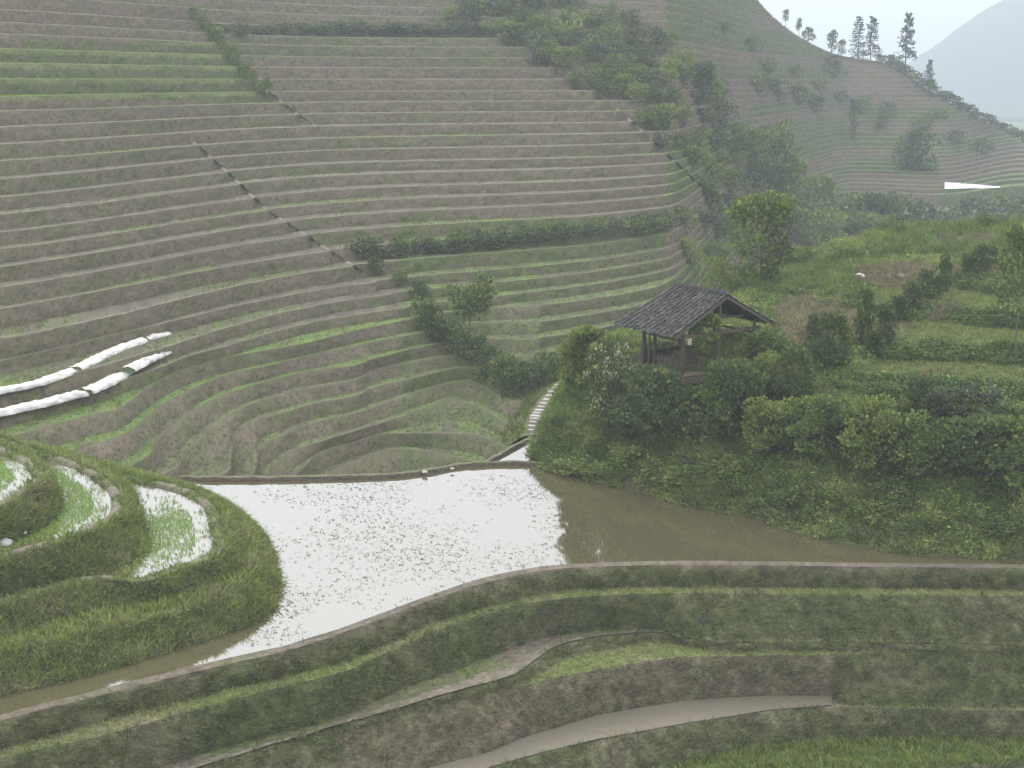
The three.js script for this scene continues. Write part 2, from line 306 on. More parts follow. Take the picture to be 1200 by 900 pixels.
// ------------------------------------------------------------------ the foreground terraces that step down towards the viewer
const FG = [   // [name of the strip that starts here, level, traced line, row count to the next line]
  ['dike_top', 0.10, [[-60, 854], [0, 837], [100, 812], [200, 787], [267, 771], [333, 757], [400, 736], [500, 699], [567, 677], [633, 664], [673, 660.5], [800, 657], [1033, 659.5], [1200, 661], [1290, 662]]],
  ['face', 0.10, [[-60, 861.2], [0, 844.2], [100, 819.2], [200, 794.2], [267, 778.2], [333, 763.2], [400, 742.2], [500, 705.2], [567, 683.2], [633, 669.2], [673, 665.2], [800, 661.7], [1033, 664.2], [1200, 665.7], [1290, 666.2]]],
  ['tread', -0.85, [[-60, 893], [0, 878], [100, 848], [200, 820], [300, 797], [400, 777], [500, 733], [567, 713], [633, 698], [683, 690], [800, 688], [1200, 692], [1290, 693]]],
  ['face', -0.85, [[-60, 904.0], [0, 889.0], [133, 858.0], [233, 830.0], [333, 804.0], [400, 788.0], [467, 759.0], [533, 732.0], [600, 711.0], [650, 702.0], [733, 696.5], [800, 695.0], [1200, 699.0], [1290, 700.0]]],
  ['tread', -2.4, [[-60, 967], [0, 950], [100, 924], [183, 900], [267, 874], [333, 857], [400, 838], [467, 808], [533, 785], [600, 759], [650, 744], [733, 737], [770, 737], [800, 746], [850, 752], [967, 752], [1200, 755], [1290, 756]]],
  ['face', -2.4, [[-60, 984], [0, 968], [100, 941], [183, 916], [240, 898], [300, 880], [400, 850], [467, 831], [533, 811], [600, 793], [627, 774], [653, 758], [700, 747], [770, 741], [800, 748], [850, 753.5], [967, 753.5], [1200, 756.5], [1290, 757.5]]],
  ['tread', -2.75, [[-60, 992], [0, 976], [100, 949], [183, 924], [240, 906], [300, 888], [400, 859], [467, 840], [533, 820], [600, 803], [633, 790], [660, 774], [733, 757], [770, 753], [800, 754.5], [850, 756], [967, 756], [1200, 759], [1290, 760]]],
  ['face', -2.75, [[-60, 994], [0, 978], [100, 951], [183, 926], [240, 908], [300, 890], [400, 861], [467, 842], [533, 822], [600, 806], [617, 802], [667, 791], [733, 779], [800, 770], [967, 767], [1200, 764], [1290, 764]]],
  ['tread', -4.5, [[-60, 1070], [0, 1056], [100, 1030], [200, 1000], [300, 970], [400, 935], [500, 900], [567, 883], [617, 863], [650, 853], [700, 838], [800, 821], [900, 815], [975, 815], [995, 826], [1200, 830], [1290, 831]]],
  ['face', -4.5, [[-60, 1100], [0, 1086], [100, 1060], [200, 1030], [300, 1000], [400, 962], [500, 925], [580, 899], [633, 884], [700, 868], [800, 850], [900, 834], [975, 828], [1000, 829], [1200, 833], [1290, 834]]],
  ['tread', -5.7, [[-60, 1160], [100, 1120], [300, 1050], [500, 980], [600, 950], [700, 925], [800, 898], [867, 881], [950, 869], [1033, 867], [1200, 868], [1290, 869]]],
  ['face', -5.7, [[-60, 1200], [100, 1160], [300, 1090], [500, 1020], [700, 965], [800, 935], [950, 915], [1033, 906], [1200, 895], [1290, 893]]],
  ['tread', -7.6, [[-60, 1300], [300, 1200], [500, 1120], [700, 1050], [950, 985], [1200, 962], [1290, 960]]],
  ['face', -7.6, [[-60, 1340], [300, 1250], [500, 1170], [700, 1100], [950, 1030], [1200, 1005], [1290, 1000]]],
  ['end', -12, [[-60, 1600], [300, 1500], [700, 1400], [1290, 1250]]],
];
const fgRows = [], fgInfo = [];
{
  const gs = FG.map(([, h, pts]) => guide(h, pts)), N = 620, u0 = uOf(-90, 800), u1 = uOf(1270, 700);
  const us = Array.from({ length: N }, (_, i) => mix(u0, u1, i / (N - 1)));
  const root = group('terraced_spur'); tag(root, 'grassy foreground terraces stepping down from the flooded paddy', 'terraces', null, 'structure');
  const dikeIn = us.map((u) => { const D = 1 / gs[0].inv(u) + 0.05; return H3(u, D + 0.12, -0.25); });
  // distances, kept in order
  const Ds = gs.map((g) => us.map((u) => 1 / g.inv(u)));
  for (let j = 1; j < gs.length; j++) for (let i = 0; i < N; i++) Ds[j][i] = Math.min(Ds[j][i], Ds[j - 1][i] - 0.06);
  const wobD = (j, i) => (j > 1 ? 0.10 : 0.03) * fbm(us[i] * 60 * 1.2, j >> 1, 3, 4);
  const stripColor = (name, px, py, p, h, t) => {
    const n = fbm(p.x * 0.5, p.y * 0.9, p.z * 0.5, 4), m = fbm(p.x * 2.2, p.y * 2.2, p.z * 2.2 + 9, 3);
    if (name === 'dike_top') return lerp3(lerp3(C.wetMud, C.mud, clamp(0.7 + m)), C.grass, clamp(n * 1.2));
    if (name === 'face') {
      if (h === 0.1 && t < 0.2) return lerp3(lerp3(C.wetMud, C.mud, clamp(0.6 + m)), C.grass, clamp(0.15 + n * 1.2));
      let c = lerp3(C.brown, C.straw, clamp(0.35 + m));
      let g = 0.6 + n * 0.45 + 0.1 * (h > -1 ? 1 : 0);
      if (h < -2.5 && h > -3 && px > 400 && px < 978) g -= 0.36;
      if (h < -2.5 && h > -3 && px >= 978) g += 0.2;
      return lerp3(c, lerp3(C.dark, [0.14, 0.165, 0.055], clamp(0.55 + m * 1.2)), clamp(g));
    }
    if (h === -2.4 && px < 790 && t > 0.6) return lerp3(C.mud, C.dryEarth, clamp(0.1 + m));
    if (h === -2.4) return px < 790 ? lerp3(lerp3(C.mud, C.brown, clamp(0.5 + m * 1.2)), C.grass, clamp(n * 1.6 + 0.3)) : lerp3(C.straw, C.grass, clamp(0.55 + n));
    if (h === -4.5 && t > 0.7 && px < 985) return lerp3(C.mud, C.dryEarth, clamp(0.4 + m));
    if (h === -4.5) return px < 985 ? lerp3(C.wetMud, C.mud, clamp(0.7 + m)) : lerp3(C.straw, C.grass, clamp(0.6 + n));
    return lerp3(C.straw, lerp3(C.grass, C.lush, 0.5), clamp(0.65 + n * 1.2));
  };
  const strips = [];
  for (let s = 0; s < FG.length - 1; s++) {
    const name = FG[s][0], h0 = FG[s][1], h1 = FG[s + 1][1], M = name === 'face' ? 9 : name === 'dike_top' ? 2 : 4, rows = [];
    for (let j = 0; j <= M; j++) {
      const t = j / M, row = [];
      for (let i = 0; i < N; i++) {
        const u = us[i], da = Ds[s][i] + wobD(s, i), db = Ds[s + 1][i] + wobD(s + 1, i);
        let D = mix(da, db, t), h = mix(h0, h1, t);
        if (name === 'face') { h = mix(h0, h1, Math.pow(t, 1.15)); const b = 0.30 * fbm(u * D * 0.9, h * 1.6, s, 4) * Math.sin(Math.PI * t); D -= b; }
        else if (name !== 'dike_top') h += 0.09 * fbm(u * D * 0.8, s, D * 0.8, 3) * Math.sin(Math.PI * t) + (FG[s][1] === -2.4 && t > 0.74 ? 0.06 : 0);
        row.push(H3(u, D, h));
      }
      rows.push(row);
    }
    const cols = rows.map((row, j) => row.map((p) => { const [px, py] = toPx(p); return stripColor(name, px, py, p, FG[s][1], j / M); }));
    strips.push({ name, rows, cols, h: FG[s][1] });
    rows.forEach((r, j) => { fgRows.push(r); fgInfo.push({ part: name, h: FG[s][1], t: j / M, col: cols[j] }); });
  }
  let terrace = null;
  strips.forEach((s, k) => {
    if (s.name === 'dike_top') { s.rows.unshift(dikeIn); s.cols.unshift(dikeIn.map(() => C.wetMud)); }
    if (s.name === 'dike_top' || s.name === 'tread') terrace = group('terrace', root);
    mesh(s.name === 'face' ? 'terrace_face' : s.name === 'dike_top' ? 'mud_dike' : 'terrace_tread', gridGeo(s.rows, (j, i) => s.cols[j][i], 0.7), earthMat, terrace ?? root);
  });
}

// ------------------------------------------------------------------ the nested rice terraces on the left, each a tongue of water inside a bund
function pathOf(pts, h, n) { const c = new THREE.CatmullRomCurve3(pts.map(([x, y, hh]) => atH(x, y, hh ?? h)), false, 'centripetal'); return c.getSpacedPoints(n - 1); }
function offset(path, d) {   // to the left-hand side of travel
  return path.map((p, i) => { const a = path[Math.max(0, i - 1)], b = path[Math.min(path.length - 1, i + 1)], dx = b.x - a.x, dz = b.z - a.z, l = Math.hypot(dx, dz) || 1; return new THREE.Vector3(p.x + dz / l * d, p.y, p.z - dx / l * d); });
}
const atLevel = (path, h) => path.map((p) => new THREE.Vector3(p.x, h, p.z));
const bankSheets = [];    // rows + colours for scattering grass
const LN = 260;
const outerC = pathOf([[-200, 758], [-100, 733], [0, 707], [50, 693], [110, 680], [160, 682], [180, 679], [213, 666], [247, 655], [262, 640], [258, 617], [254, 600], [233, 580], [198, 568], [150, 558], [70, 530], [0, 511], [-120, 482]], 2.0, LN);
const benchBack = pathOf([[-200, 803], [-100, 775], [0, 747], [67, 730], [133, 712], [200, 699], [243, 686], [280, 666], [290, 640], [278, 610], [258, 590], [228, 575], [190, 563], [120, 545], [60, 528], [0, 510], [-120, 478]], 1.15, LN);
const benchFront = pathOf([[-200, 814], [-100, 787], [0, 763], [67, 747], [140, 729], [200, 716], [247, 703], [286, 680], [297, 648], [286, 618], [266, 596], [236, 579], [196, 565], [124, 546], [62, 528], [0, 509], [-120, 475]], 1.05, LN);
const shore = pathOf([[-200, 880], [-100, 853], [0, 825], [100, 802], [200, 772], [250, 757], [300, 738], [326, 722], [333, 700], [327, 667], [313, 633], [287, 607], [262, 591], [233, 579], [187, 563], [130, 548], [70, 530], [0, 508], [-120, 470]], -0.2, LN);
const outerB = pathOf([[-200, 720], [-100, 690], [0, 656], [33, 645], [61, 638], [93, 627], [121, 614], [138, 603], [142, 589], [138, 575], [124, 562], [93, 544], [58, 533], [0, 514], [-120, 478]], 3.3, LN);
const footB = pathOf([[-200, 752], [-100, 727], [0, 700], [67, 683], [127, 671], [167, 651], [177, 641], [172, 625], [164, 600], [158, 584], [147, 567], [128, 553], [70, 533], [0, 512], [-120, 479]], 1.9, LN);
const outerA = pathOf([[-200, 668], [-100, 632], [0, 594], [23, 580], [42, 568], [50, 558], [47, 549], [30, 536], [0, 524], [-120, 487]], 4.6, LN);
const footA = pathOf([[-200, 708], [-100, 674], [0, 640], [35, 627], [58, 614], [70, 598], [71, 588], [63, 572], [54, 558], [36, 541], [0, 526], [-120, 488]], 3.2, LN);
function bank(parent, name, lines, colorOf, wob = 0.22) {
  // lines: list of [path, rows to the next]
  const rows = [];
  lines.forEach(([path, n], k) => {
    if (k === lines.length - 1) { rows.push(path.map((p) => p.clone())); return; }
    const next = lines[k + 1][0];
    for (let j = 0; j < n; j++) { const t = j / n; rows.push(path.map((p, i) => { const q = p.clone().lerp(next[i], t); if (n > 3 && j) { const b = wob * fbm(q.x * 0.8, q.y * 1.5, q.z * 0.8, 4) * Math.sin(Math.PI * t); q.x += b; q.z += b * 0.6; q.y += b * 0.25; } return q; })); }
  });
  const cols = rows.map((r, j) => r.map((p, i) => colorOf(p, j, i)));
  const m = mesh(name, gridGeo(rows, (j, i) => cols[j][i], 0.7), earthMat, parent);
  bankSheets.push({ rows, cols, name });
  return m;
}
const bankTint = (p) => { const n = fbm(p.x * 0.45, p.y * 0.9, p.z * 0.45, 4), m = fbm(p.x * 2.1, p.y * 2.1, p.z * 2.1, 3); return lerp3(lerp3(C.brown, C.straw, clamp(0.4 + m)), lerp3(C.dark, C.grass, clamp(0.65 + m * 1.2)), clamp(0.72 + n * 1.2)); };
let bundGreen = 0.4;
const bundTint = (p) => lerp3(lerp3(C.mud, C.dryEarth, 0.4), C.grass, clamp(bundGreen + fbm(p.x * 1.2, 4, p.z * 1.2, 3) * 1.4));
const leftRoot = group('paddy_terraces'); tag(leftRoot, 'curved grassy terrace banks holding three rice seedling paddies', 'terraces', null, 'structure');
function tongue(outer, h, foot, rowsDown, extra = []) {
  const t = group('terrace', leftRoot);
  const inA = atLevel(offset(outer, 0.55), h - 0.25), inB = atLevel(offset(outer, 0.38), h + 0.02), topA = atLevel(offset(outer, 0.26), h + 0.10), top = atLevel(outer, h + 0.08);
  bank(t, 'bund', [[inA, 1], [inB, 1], [topA, 1], [top, 1], [atLevel(offset(outer, -0.05), h + 0.02), 1]], bundTint);
  bank(t, 'terrace_face', [[atLevel(offset(outer, -0.05), h + 0.02), rowsDown], ...extra, [foot, 1]], (p, j) => extra.length && j >= rowsDown && j <= rowsDown + 2 ? lerp3(C.straw, [0.2, 0.25, 0.06], clamp(0.6 + fbm(p.x, 3, p.z, 3))) : bankTint(p));
}
bundGreen = 0.75; tongue(outerC, 2.0, shore, 8, [[benchBack, 2], [benchFront, 9]]); bundGreen = 0.55;
tongue(outerB, 3.3, footB, 9);
tongue(outerA, 4.6, footA, 9);

// ------------------------------------------------------------------ the knoll on the right, with the hut
const KN = [   // lines from the water up and over the crest: [px, py, forward distance] or [px, h, D, 'h']
  [[596, -4, 77, 'h'], [612, -1.5, 77.5, 'h'], [621, 545.5, 0], [640, 555, 0], [660, 558, 0], [700, 570, 0], [740, 579, 0], [790, 593, 0], [850, 606, 0], [885, 612, 0], [910, 623, 0], [967, 637, 0], [1010, 646, 0], [1067, 656, 0], [1200, 661.5, 0], [1300, 664, 0]],
  [[596, -4, 78.5, 'h'], [613, -1.2, 78.6, 'h'], [627, 524, 78.4], [640, 500, 79.2], [660, 486, 79.2], [690, 487, 78], [720, 497, 76.2], [800, 520, 72.2], [900, 540, 69], [1000, 555, 66], [1100, 568, 65], [1200, 580, 64], [1300, 585, 63.5]],
  [[596, -4, 81, 'h'], [616, -1.5, 81.5, 'h'], [638, 500, 82.2], [652, 474, 83.2], [668, 455, 82.8], [700, 440, 80.5], [740, 432, 78.5], [800, 430, 77], [860, 432, 75.5], [900, 450, 73.5], [1000, 470, 71], [1100, 480, 69.5], [1200, 490, 68], [1300, 492, 67]],
  [[596, -4, 84, 'h'], [622, -1.5, 85, 'h'], [655, 470, 86], [680, 430, 85], [720, 405, 83.5], [800, 398, 82.5], [860, 392, 81], [900, 396, 79.5], [1000, 420, 76], [1100, 435, 74], [1200, 440, 73], [1300, 441, 72]],
  [[596, -4, 89, 'h'], [630, -2, 90, 'h'], [665, 1.5, 91, 'h'], [700, 4, 90, 'h'], [750, 5.6, 89, 'h'], [800, 375, 90], [860, 352, 92], [930, 335, 94], [1000, 360, 86], [1100, 385, 81], [1200, 395, 79], [1300, 396, 78]],
  [[596, -4, 95, 'h'], [640, -3, 96, 'h'], [700, 1.5, 97, 'h'], [760, 4, 96, 'h'], [800, 5.5, 96, 'h'], [860, 338, 98], [940, 312, 104], [1000, 300, 100], [1100, 330, 92], [1200, 340, 88], [1300, 340, 87]],
  [[596, -4, 102, 'h'], [640, -4, 103, 'h'], [720, 0, 104, 'h'], [800, 3.6, 104, 'h'], [860, 5.8, 106, 'h'], [940, 7.4, 110, 'h'], [1000, 282, 110], [1040, 272, 112], [1100, 268, 113], [1200, 262, 112], [1300, 260, 111]],
  [[596, -5, 110, 'h'], [700, -4, 112, 'h'], [800, 0, 114, 'h'], [860, 2.5, 116, 'h'], [940, 5, 119, 'h'], [1040, 6.5, 123, 'h'], [1200, 7, 123, 'h'], [1300, 7, 122, 'h']],
  [[596, -7, 122, 'h'], [700, -7, 124, 'h'], [860, -3, 132, 'h'], [1040, -2, 145, 'h'], [1200, -2, 145, 'h'], [1300, -2, 145, 'h']],
];
const knRows = [], knCols = [];
{
  const gs = KN.map((pts) => guide(0, pts.map(([x, y, D, m]) => {
    if (m === 'h') return { x, D, h: y };
    if (D === 0) return [x, y, -0.15];
    const p = atD(x, y, D); return [x, y, p.y];
  })));
  const N = 430, u0 = uOf(597, 500), u1 = uOf(1290, 500), sub = [16, 16, 24, 36, 36, 30, 8, 4];
  const stepped = (h, w, D, u) => { const s = 0.92, hh = h - 0.25 + 0.35 * fbm(u * 14, 1, 4, 2), f = hh / s - Math.floor(hh / s); return mix(h, (Math.floor(hh / s) + smooth(0.58, 0.95, f)) * s + 0.25, w); };
  for (let k = 0; k < gs.length - 1; k++) for (let j = 0; j < sub[k] + (k === gs.length - 2 ? 1 : 0); j++) {
    const t = j / sub[k], row = [], col = [];
    for (let i = 0; i < N; i++) {
      const u = mix(u0, u1, i / (N - 1)), at = (g) => [1 / gs[g].inv(u), gs[g].h(u)];
      const a = at(k), b = at(k + 1), pr = at(Math.max(0, k - 1)), nx = at(Math.min(gs.length - 1, k + 2));
      let D = mix(a[0], b[0], t), h = mix(a[1], b[1], t);
      const bend = ((b[1] - a[1]) - (nx[1] - b[1])) * 0.06 + ((a[1] - pr[1]) - (b[1] - a[1])) * 0.06; h += clamp(bend, -0.25, 0.25) * Math.sin(Math.PI * t);
      const px = 600 + u * F * 0.99;
      const wS = smooth(985, 1040, px) * smooth(4.6, 5.2, h) * (1 - smooth(9.0, 9.6, h));
      h = stepped(h, wS, D, u);
      const n = fbm(u * D * 0.35, D * 0.35, 2, 4), rough = k === 0 && j < 3 ? 0.25 : 1;
      h += (0.42 * n + 0.14 * fbm(u * D * 1.5, D * 1.5, 7, 3)) * rough * (k > 0 || j > 0 ? 1 : 0) * (1 - 0.8 * wS);
      const p = H3(u, D, h); row.push(p);
      const [ax, ay] = toPx(p), m = fbm(p.x * 1.6, p.y * 1.6, p.z * 1.6, 3);
      let c = lerp3(lerp3(C.dark, C.grass, clamp(0.6 + m)), C.brown, clamp(0.15 + n * 0.9));
      const bare = clamp(1.15 - Math.hypot((ax - 950) / 70, (ay - 375) / 42)) + clamp(1.1 - Math.hypot((ax - 1060) / 70, (ay - 325) / 22)) + clamp(1 - Math.hypot((ax - 1120) / 70, (ay - 285) / 14)) * 0.8 + clamp(1.1 - Math.hypot((ax - 792) / 36, (ay - 428) / 18)) * 1.2;
      c = lerp3(c, lerp3(C.red, C.straw, clamp(0.5 + m)), clamp(bare * (0.8 + m * 1.2)));
      col.push(c);
    }
    knRows.push(row); knCols.push(col);
  }
  tag(mesh('knoll', gridGeo(knRows, (j, i) => knCols[j][i], 0.6), earthMat), 'overgrown green knoll carrying the tiled hut beside the paddy', 'hill', null, 'structure');
}
const onKnoll = (x, y) => sheetHit(knRows, x, y);

// ------------------------------------------------------------------ water
const ripple = grainTexture(256, 21, 0, 1, 0.5, 1.2, 4);
const waterMat = (rgb, rough = 0.04) => new THREE.MeshPhysicalMaterial({ color: new THREE.Color().setRGB(...rgb), roughness: rough, ior: 2.33, bumpMap: ripple, bumpScale: 0.0005 });
function sheetOf(pts, h, name, mat, label, s = 0.25) {   // flat polygon at level h from world points
  const sh = new THREE.Shape(pts.map((p) => new THREE.Vector2(p.x, -p.z))), g = new THREE.ShapeGeometry(sh, 4);
  g.rotateX(-Math.PI / 2); const uv = g.attributes.uv, po = g.attributes.position; for (let i = 0; i < uv.count; i++) uv.setXY(i, po.getX(i) * s, po.getZ(i) * s);
  const m = mesh(name, g, mat); m.position.y = h; return tag(m, label, 'water', null, 'structure');
}
const mudWater = new THREE.MeshPhysicalMaterial({ color: new THREE.Color().setRGB(0.145, 0.126, 0.092), roughness: 0.45, ior: 1.33, bumpMap: grainB, bumpScale: 0.02 });
const px2 = (list, h) => list.map(([x, y]) => atH(x, y, h));
const brownWater = waterMat([0.085, 0.073, 0.04]);
const backLine = [[150, 560], [200, 563], [300, 564], [400, 562], [450, 560.5], [480, 558], [515, 553], [540, 548.5], [580, 546], [625, 546]];
sheetOf([...px2([[-150, 872], [0, 837], [100, 812], [200, 787], [267, 771], [333, 757], [400, 736], [500, 699], [567, 677], [633, 664], [673, 660.5], [800, 657], [1033, 659.5], [1250, 661]], 0), ...px2([[1250, 645], [900, 600], [700, 560], [650, 545], ...backLine.slice().reverse()], 0), ...px2([[120, 600], [-150, 800]], 0)], 0, 'paddy_water', brownWater, 'large flooded paddy mirroring the white sky below the hut');
for (const [outer, h, label] of [[outerC, 2.0, 'seedling paddy water inside the lowest curved bund'], [outerB, 3.3, 'seedling paddy water inside the middle curved bund'], [outerA, 4.6, 'seedling paddy water inside the uppermost curved bund']])
  sheetOf(offset(outer, 0.42), h - 0.06, 'paddy_water', brownWater, label);
{
  // muddy water on the lower terrace
  const f = FG[9][2], b = FG[8][2], pts = [...px2(b.filter(([x]) => x >= 300 && x <= 975), -4.44), ...px2(f.filter(([x]) => x >= 300 && x <= 975).reverse().map(([x, y]) => [x, y - 2]), -4.44)];
  sheetOf(pts, -4.44, 'paddy_water', mudWater, 'narrow strip of muddy tan water on a lower terrace');
  // the small paddy behind the dike, at the foot of the steps
  sheetOf(px2([[560, 552], [572, 545], [600, 529], [633, 512], [650, 512], [630, 545], [600, 556]], -1.6), -1.6, 'paddy_water', brownWater, 'small wedge of water between the dike and the stone steps');
}
// the dike along the far side of the large paddy, and the one round the small paddy
function dike(name, line, h, up, w, drop, label) {
  const path = pathOf(line, h, 160), rows = [];
  const sec = [[-0.12, -0.3], [-0.02, up * 0.75], [0.08, up], [w, up * 0.9], [w + 0.25, -0.1], [w + 1.2, -drop]];
  for (const [o, dh] of sec) rows.push(offset(path, o).map((p) => new THREE.Vector3(p.x + 0.05 * fbm(p.x * 1.3, o, p.z, 3), h + dh + (dh > 0 ? 0.05 * fbm(p.x * 1.6, 2, p.z, 3) : 0), p.z)));
  return tag(mesh(name, gridGeo(rows, (j, i, p) => j < 2 ? lerp3(C.wetMud, C.mud, 0.25) : lerp3(C.mud, C.grass, clamp(0.3 + fbm(p.x * 0.9, 3, p.z, 3) * 1.3 + (j > 3 ? 0.4 : 0))), 0.7), earthMat), label, 'dike', null, 'structure');
}
dike('far_dike', [[120, 556], ...backLine, [640, 548]], 0, 0.22, 0.35, 5, 'low mud dike along the far edge of the large paddy');
dike('wedge_dike', [[560, 549], [572, 544], [600, 528.5], [618, 519], [633, 512.5]], -1.6, 0.2, 0.3, 1.5, 'curved mud dike round the small wedge of water');

// ------------------------------------------------------------------ plant shapes
class Tris {   // loose triangles with colours
  constructor() { this.p = []; this.c = []; }
  tri(a, b, c, col) { this.p.push(a.x, a.y, a.z, b.x, b.y, b.z, c.x, c.y, c.z); for (let i = 0; i < 3; i++) this.c.push(col[0], col[1], col[2]); }
  leaf(p, dir, side, len, wid, col) {   // a folded rhombus from p along dir
    const tip = p.clone().addScaledVector(dir, len), m = p.clone().addScaledVector(dir, len * 0.45), l = m.clone().addScaledVector(side, wid), r = m.clone().addScaledVector(side, -wid);
    this.tri(p, l, tip, col); this.tri(p, tip, r, col);
  }
  geo() { const g = new THREE.BufferGeometry(); g.setAttribute('position', new THREE.Float32BufferAttribute(this.p, 3)); g.setAttribute('color', new THREE.Float32BufferAttribute(this.c, 3)); g.computeVertexNormals(); return g; }
}
const V = (x, y, z) => new THREE.Vector3(x, y, z);
function randDir(r) { const z = r() * 2 - 1, a = r() * 6.2832, s = Math.sqrt(1 - z * z); return V(s * Math.cos(a), z, s * Math.sin(a)); }
function sideOf(d, r) { const q = randDir(r); q.addScaledVector(d, -q.dot(d)); return q.normalize(); }
// a crown in a unit box: x, z in -0.5..0.5, y in 0..1; clumps of leaves, ragged outline
function crownGeo(seed, { leaves = 1500, leaf = 0.06, clumps = 26, low = 0.12, tone = C.dark, tone2 = C.grass, ratio = 0.42, up = 0.35, shape = 'dome', clumpR = 0.17, flower = 0, yellow = 0 }) {
  const r = RNG(seed), T = new Tris(), cs = [];
  for (let k = 0; k < clumps; k++) {
    let y = mix(low, 0.93, Math.pow(r(), 0.85)), a = r() * 6.2832, R;
    if (shape === 'dome') R = 0.40 * Math.sqrt(Math.max(0.02, 1 - Math.pow((y - 0.42) / 0.62, 2)));
    else if (shape === 'column') R = 0.3 * Math.sqrt(Math.max(0.05, 1 - Math.pow((y - 0.45) / 0.6, 2)));
    else if (shape === 'spread') R = 0.46 * Math.pow(clamp((y - low) / (0.9 - low)), 0.35) * (1 - 0.55 * smooth(0.6, 1, y));
    else R = 0.42 * (1 - y) + 0.05;
    R *= Math.sqrt(0.25 + 0.75 * r()) * (0.75 + 0.45 * r());
    cs.push({ p: V(Math.cos(a) * R, y, Math.sin(a) * R), r: clumpR * (0.6 + 0.8 * r()), tone: 0 });
  }
  for (const c of cs) c.tone = r();   // each clump gets its own leaf colour by chance, wherever it grows
  const per = Math.round(leaves / clumps);
  for (const c of cs) {
    const tint = lerp3(tone, tone2, 0.15 + 0.8 * c.tone);
    for (let i = 0; i < per; i++) {
      const d = randDir(r), q = c.p.clone().addScaledVector(V(d.x, d.y * 0.75, d.z), c.r * Math.cbrt(0.15 + 0.85 * r()));
      if (q.y < 0.01) q.y = 0.01 + r() * 0.1;
      const out = q.clone().sub(V(0, 0.35, 0)).normalize().multiplyScalar(0.55).add(d.multiplyScalar(0.8)).add(V(0, up - 0.35 * r(), 0)).normalize();
      const L = leaf * (0.6 + 0.8 * r()); const vary = 0.7 + 0.85 * r() * r(); let col = lerp3(tint, lerp3(tone, tone2, r()), 0.28).map((x) => x * vary);
      if (yellow && r() < yellow) col = lerp3(col, [0.30, 0.34, 0.07], 0.7);
      if (flower && c.tone > 0.55 && d.y > -0.2 && r() < flower) { T.leaf(q, out, sideOf(out, r), L * 0.55, L * 0.3, [0.56, 0.52, 0.40]); continue; }
      T.leaf(q, out, sideOf(out, r), L, L * ratio, col);
    }
  }
  return T.geo();
}
function tubeGeo(pts, r0, r1, seg = 6) {   // tapered limb
  const c = new THREE.CatmullRomCurve3(pts), n = Math.max(3, pts.length * 2), fr = c.computeFrenetFrames(n, false), P = [], I = [];
  for (let j = 0; j <= n; j++) { const p = c.getPoint(j / n), R = mix(r0, r1, j / n); for (let i = 0; i < seg; i++) { const a = i / seg * 6.2832, q = p.clone().addScaledVector(fr.normals[j], Math.cos(a) * R).addScaledVector(fr.binormals[j], Math.sin(a) * R); P.push(q.x, q.y, q.z); } }
  for (let j = 0; j < n; j++) for (let i = 0; i < seg; i++) { const a = j * seg + i, b = j * seg + (i + 1) % seg; I.push(a, b, b + seg, a, b + seg, a + seg); }
  const g = new THREE.BufferGeometry(); g.setAttribute('position', new THREE.Float32BufferAttribute(P, 3)); g.setIndex(I); g.computeVertexNormals(); return g;
}
function limbsGeo(seed, { trunk = 0.5, r = 0.02, n = 5, spread = 0.3, stems = 1, lean = 0.05, top = 0.88 }) {
  const g = [], q = RNG(seed);
  for (let s = 0; s < stems; s++) {
    const a0 = q() * 6.28, l = stems > 1 ? 0.18 + 0.2 * q() : lean, base = V(Math.cos(a0) * 0.02 * (stems - 1), -0.04, Math.sin(a0) * 0.02 * (stems - 1)), tip = V(Math.cos(a0) * l, top * (0.8 + 0.2 * q()), Math.sin(a0) * l);
    const mid = base.clone().lerp(tip, 0.5).add(V((q() - 0.5) * 0.05, 0, (q() - 0.5) * 0.05));
    g.push(tubeGeo([base, mid, tip], r, r * 0.3));
    for (let k = 0; k < n; k++) { const t = mix(trunk, 0.92, (k + q() * 0.6) / n), a = q() * 6.28, p = base.clone().lerp(tip, t), e = p.clone().add(V(Math.cos(a) * spread * (1.1 - t * 0.6), 0.16 * (0.4 + q()), Math.sin(a) * spread * (1.1 - t * 0.6))); g.push(tubeGeo([p, p.clone().lerp(e, 0.5).add(V(0, 0.02, 0)), e], r * 0.45 * (1.2 - t * 0.6), r * 0.12, 5)); }
  }
  return mergeGeometries(g);
}
function pineGeo(seed, lower = 0.2, fat = 1) {   // whorls of drooping needle sprays
  const r = RNG(seed), T = new Tris();
  for (let k = 0; k < 19; k++) {
    const y = mix(lower, 0.97, k / 18), R = fat * (0.40 * Math.pow(1 - (y - lower) / (1.02 - lower), 0.75) + 0.035) * (0.7 + 0.5 * r()), nb = 7;
    for (let b = 0; b < nb; b++) {
      const a = r() * 6.2832, L = R * (0.6 + 0.5 * r()), droop = -0.10 - 0.15 * r();
      for (let i = 0; i < 9; i++) {
        const t = (i + r()) / 9, p = V(Math.cos(a) * L * t, y + L * t * droop + 0.03 * t * t, Math.sin(a) * L * t), d = V(Math.cos(a) + (r() - 0.5) * 1.6, (r() - 0.35) * 0.9, Math.sin(a) + (r() - 0.5) * 1.6).normalize();
        T.leaf(p, d, sideOf(d, r), 0.05 + 0.03 * r(), 0.016, lerp3([0.030, 0.050, 0.026], [0.055, 0.085, 0.04], r()));
      }
    }
  }
  return T.geo();
}
